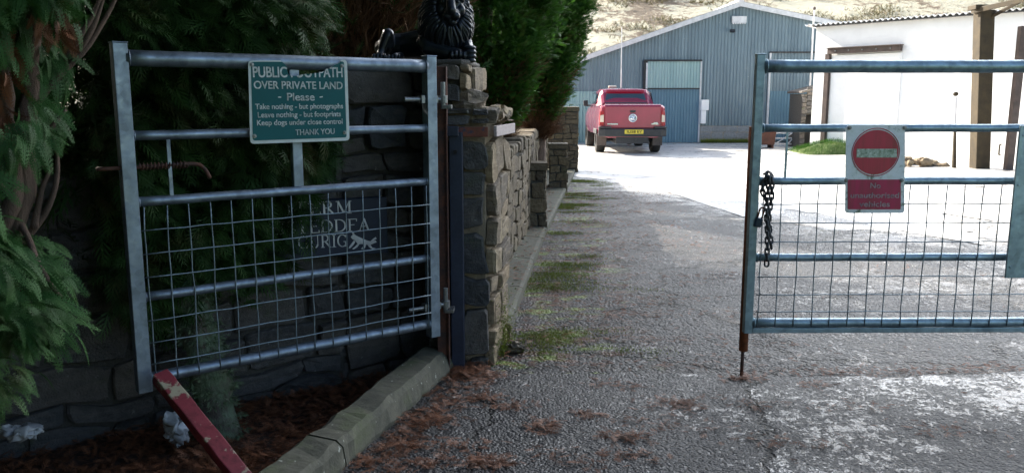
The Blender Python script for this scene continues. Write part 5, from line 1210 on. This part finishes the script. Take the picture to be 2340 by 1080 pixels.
for i, (x, y, R, z1, lb) in enumerate(((-3.0, 6.6, 1.4, 6.5, 'dense dark conifer filling the gap behind the left gate'), (-4.6, 4.6, 1.3, 6.0, 'dense dark conifer beyond the left edge behind the near cypress'), (-1.9, 9.6, 1.2, 6.8, 'dark conifer in the second row behind the brown twigged conifer'))):
    cone_tree(lb, x, y, .3, z1, bulge(R, .8), 300, 18, .36, 40+i, M['leaf'], 0, 0, 'second row of dark conifers', .5, .16, T_FAR, .36)

for i, (x, y, R, z1, lb) in enumerate(((-4.2, 1.0, 1.7, 8, 'tall dark shade conifer added on the bed left of the viewer'), (-4.2, -2.6, 2.2, 9, 'tall dark shade conifer added behind the viewer on the left'), (-1.2, -4.8, 2.2, 9, 'tall dark shade conifer added behind the viewer'), (-7.5, -.5, 2.4, 10, 'tall dark shade conifer added far left of the viewer'), (2.4, -6.5, 2.3, 9.5, 'tall dark shade conifer added behind the viewer on the right'))):
    cone_tree(lb, x, y, .3, z1, bulge(R, .8), 420, 20, .45, 60+i, M['leaf'], 0, 0, 'added shade conifers outside the view', .5, .16, T_FAR, .4)  # unseen trees added to block the rear sky and darken the left

fo = Fol(); hp_ = np.array(HEATH)
for _ in range(6):
    n = len(hp_); fo.put(T_FAR, hp_+rg.normal(size=(n, 3))*np.array([.4, .4, .05]), np.stack([rg.normal(0, .7, n), rg.normal(0, .7, n), np.full(n, .8)], 1), rg.normal(size=(n, 3)), rg.uniform(.15, .45, n), rg.random(n))
tag(fo.build('heather', M['twig_moor'], None), 'brown heather and bracken patches growing on the pale hillside behind the barn', 'heather', None, 'stuff')
# ================================================================== LITTER OF NEEDLES ON THE GROUND
rg = np.random.default_rng(77)
def fronds_on(fo, cx, cy, n, rx, ry, z, sc, ang=None, tpl=T_TWIG, lift=.15):
    pos = np.stack([cx+rg.normal(0, rx, n), cy+rg.normal(0, ry, n), z+np.abs(rg.normal(0, .008, n))], 1); a1 = rg.random(n)*6.283 if ang is None else rg.normal(ang, .5, n)
    if tpl is T_TWIG: tpl = T_DEAD
    fo.put(tpl, pos, np.stack([np.cos(a1), np.sin(a1), rg.normal(.04, lift, n)], 1), np.stack([rg.normal(0, .3, n), rg.normal(0, .3, n), np.ones(n)], 1), sc*rg.uniform(.5, 1.3, n), rg.random(n))
fo = Fol()
for (px, py, n, sx, sy) in ((1110, 910, 40, .035, .02), (1240, 975, 55, .04, .03), (1555, 925, 70, .07, .04), (1420, 1000, 50, .06, .02), (1170, 930, 35, .05, .02), (1110, 1055, 70, .05, .025), (985, 1060, 40, .05, .02), (1345, 950, 30, .06, .02), (1400, 880, 22, .06, .03), (1430, 1040, 26, .07, .02),
        (1700, 865, 50, .05, .02), (1020, 1020, 45, .08, .03), (980, 960, 60, .06, .04), (1060, 850, 90, .07, .04), (1105, 862, 70, .06, .05), (1480, 960, 18, .1, .03), (1620, 980, 18, .12, .03), (1810, 1010, 20, .12, .03), (1950, 930, 14, .12, .03), (2150, 985, 18, .12, .03), (1350, 1060, 20, .1, .03), (1720, 925, 18, .06, .02), (1850, 880, 16, .06, .02), (1280, 1035, 12, .06, .02)):
    g = G(px, py, .014); fronds_on(fo, g.x, g.y, int(n*1.7), sx*1.15, sy*1.15, .017, .06)
for y in np.linspace(2.2, 4.7, 46): fronds_on(fo, (kerbx(y) if y < 4.6 else -.33)+.05+abs(rg.normal(0, .10)), y, 26, .05, .04, .016, .06)
for x in np.linspace(1.6, 4.2, 30): fronds_on(fo, x, apron_edge(x)+.06+abs(rg.normal(0, .05)), 20, .06, .04, .006, .05)
for _ in range(90): fronds_on(fo, rg.uniform(-.6, 4), rg.uniform(2.6, 4.4), 2, .02, .02, .016, .045)
for _ in range(260):
    y = rg.uniform(4.6, 14); x = wallx(max(y, 5.2))+.25+abs(rg.normal(0, .75)); n = int(rg.integers(8, 30)); fronds_on(fo, x, y, n, .22, .03, .004, .055, 0)
for _ in range(130): y = rg.uniform(4.6, 11); fronds_on(fo, rg.uniform(.2, 5), y, 3, .05, .03, .004, .05)
for _ in range(120): y = rg.uniform(5.5, 14); fronds_on(fo, wallx(y)+rg.uniform(.02, .22), y, 8, .04, .1, .085, .05)
tag(fo.build('fallen_needles', M['needle'], None), 'rust brown fallen cypress needles scattered over the wet tarmac', 'needles', None, 'stuff')
fo = Fol()
for _ in range(700):
    y = rg.uniform(1.8, 5.2); xr = kerbx(min(y, 4.6))-.22; x = xr-abs(rg.normal(0, 1.0)); z = bed((0), 0).z*0-.085+.03*mnoise.noise((x*1.7, y*1.7, 9)); fronds_on(fo, x, y, 22, .10, .06, z, .065, None, T_TWIG, .35)
tag(fo.build('bed_needles', M['needle'], None), 'brown needle litter covering the dark soil under the left gate', 'needles', None, 'stuff')
# moss tufts in cross streaks on the drive
fo = Fol()
for _ in range(900):
    y = rg.uniform(4.9, 16.5); off = abs(rg.normal(.05, .33)); x = kout(max(y, 5.3))+.02+off
    if mnoise.noise((x*.7, y*1.5, 3))+.6*mnoise.noise((x*1.3, y*5.5, 8)) < .15: continue
    n = 110; pos = np.stack([x+rg.normal(0, .10, n), y+rg.normal(0, .045, n), rg.uniform(-.004, .006, n)], 1)
    fo.put(T_FAR, pos, np.stack([rg.normal(0, .6, n), rg.normal(0, .6, n), np.ones(n)], 1), rg.normal(size=(n, 3)), rg.uniform(.012, .026, n), rg.random(n))
tag(fo.build('drive_moss', M['moss'], None), 'green moss growing in streaks along the wall side of the drive', 'moss', None, 'stuff')
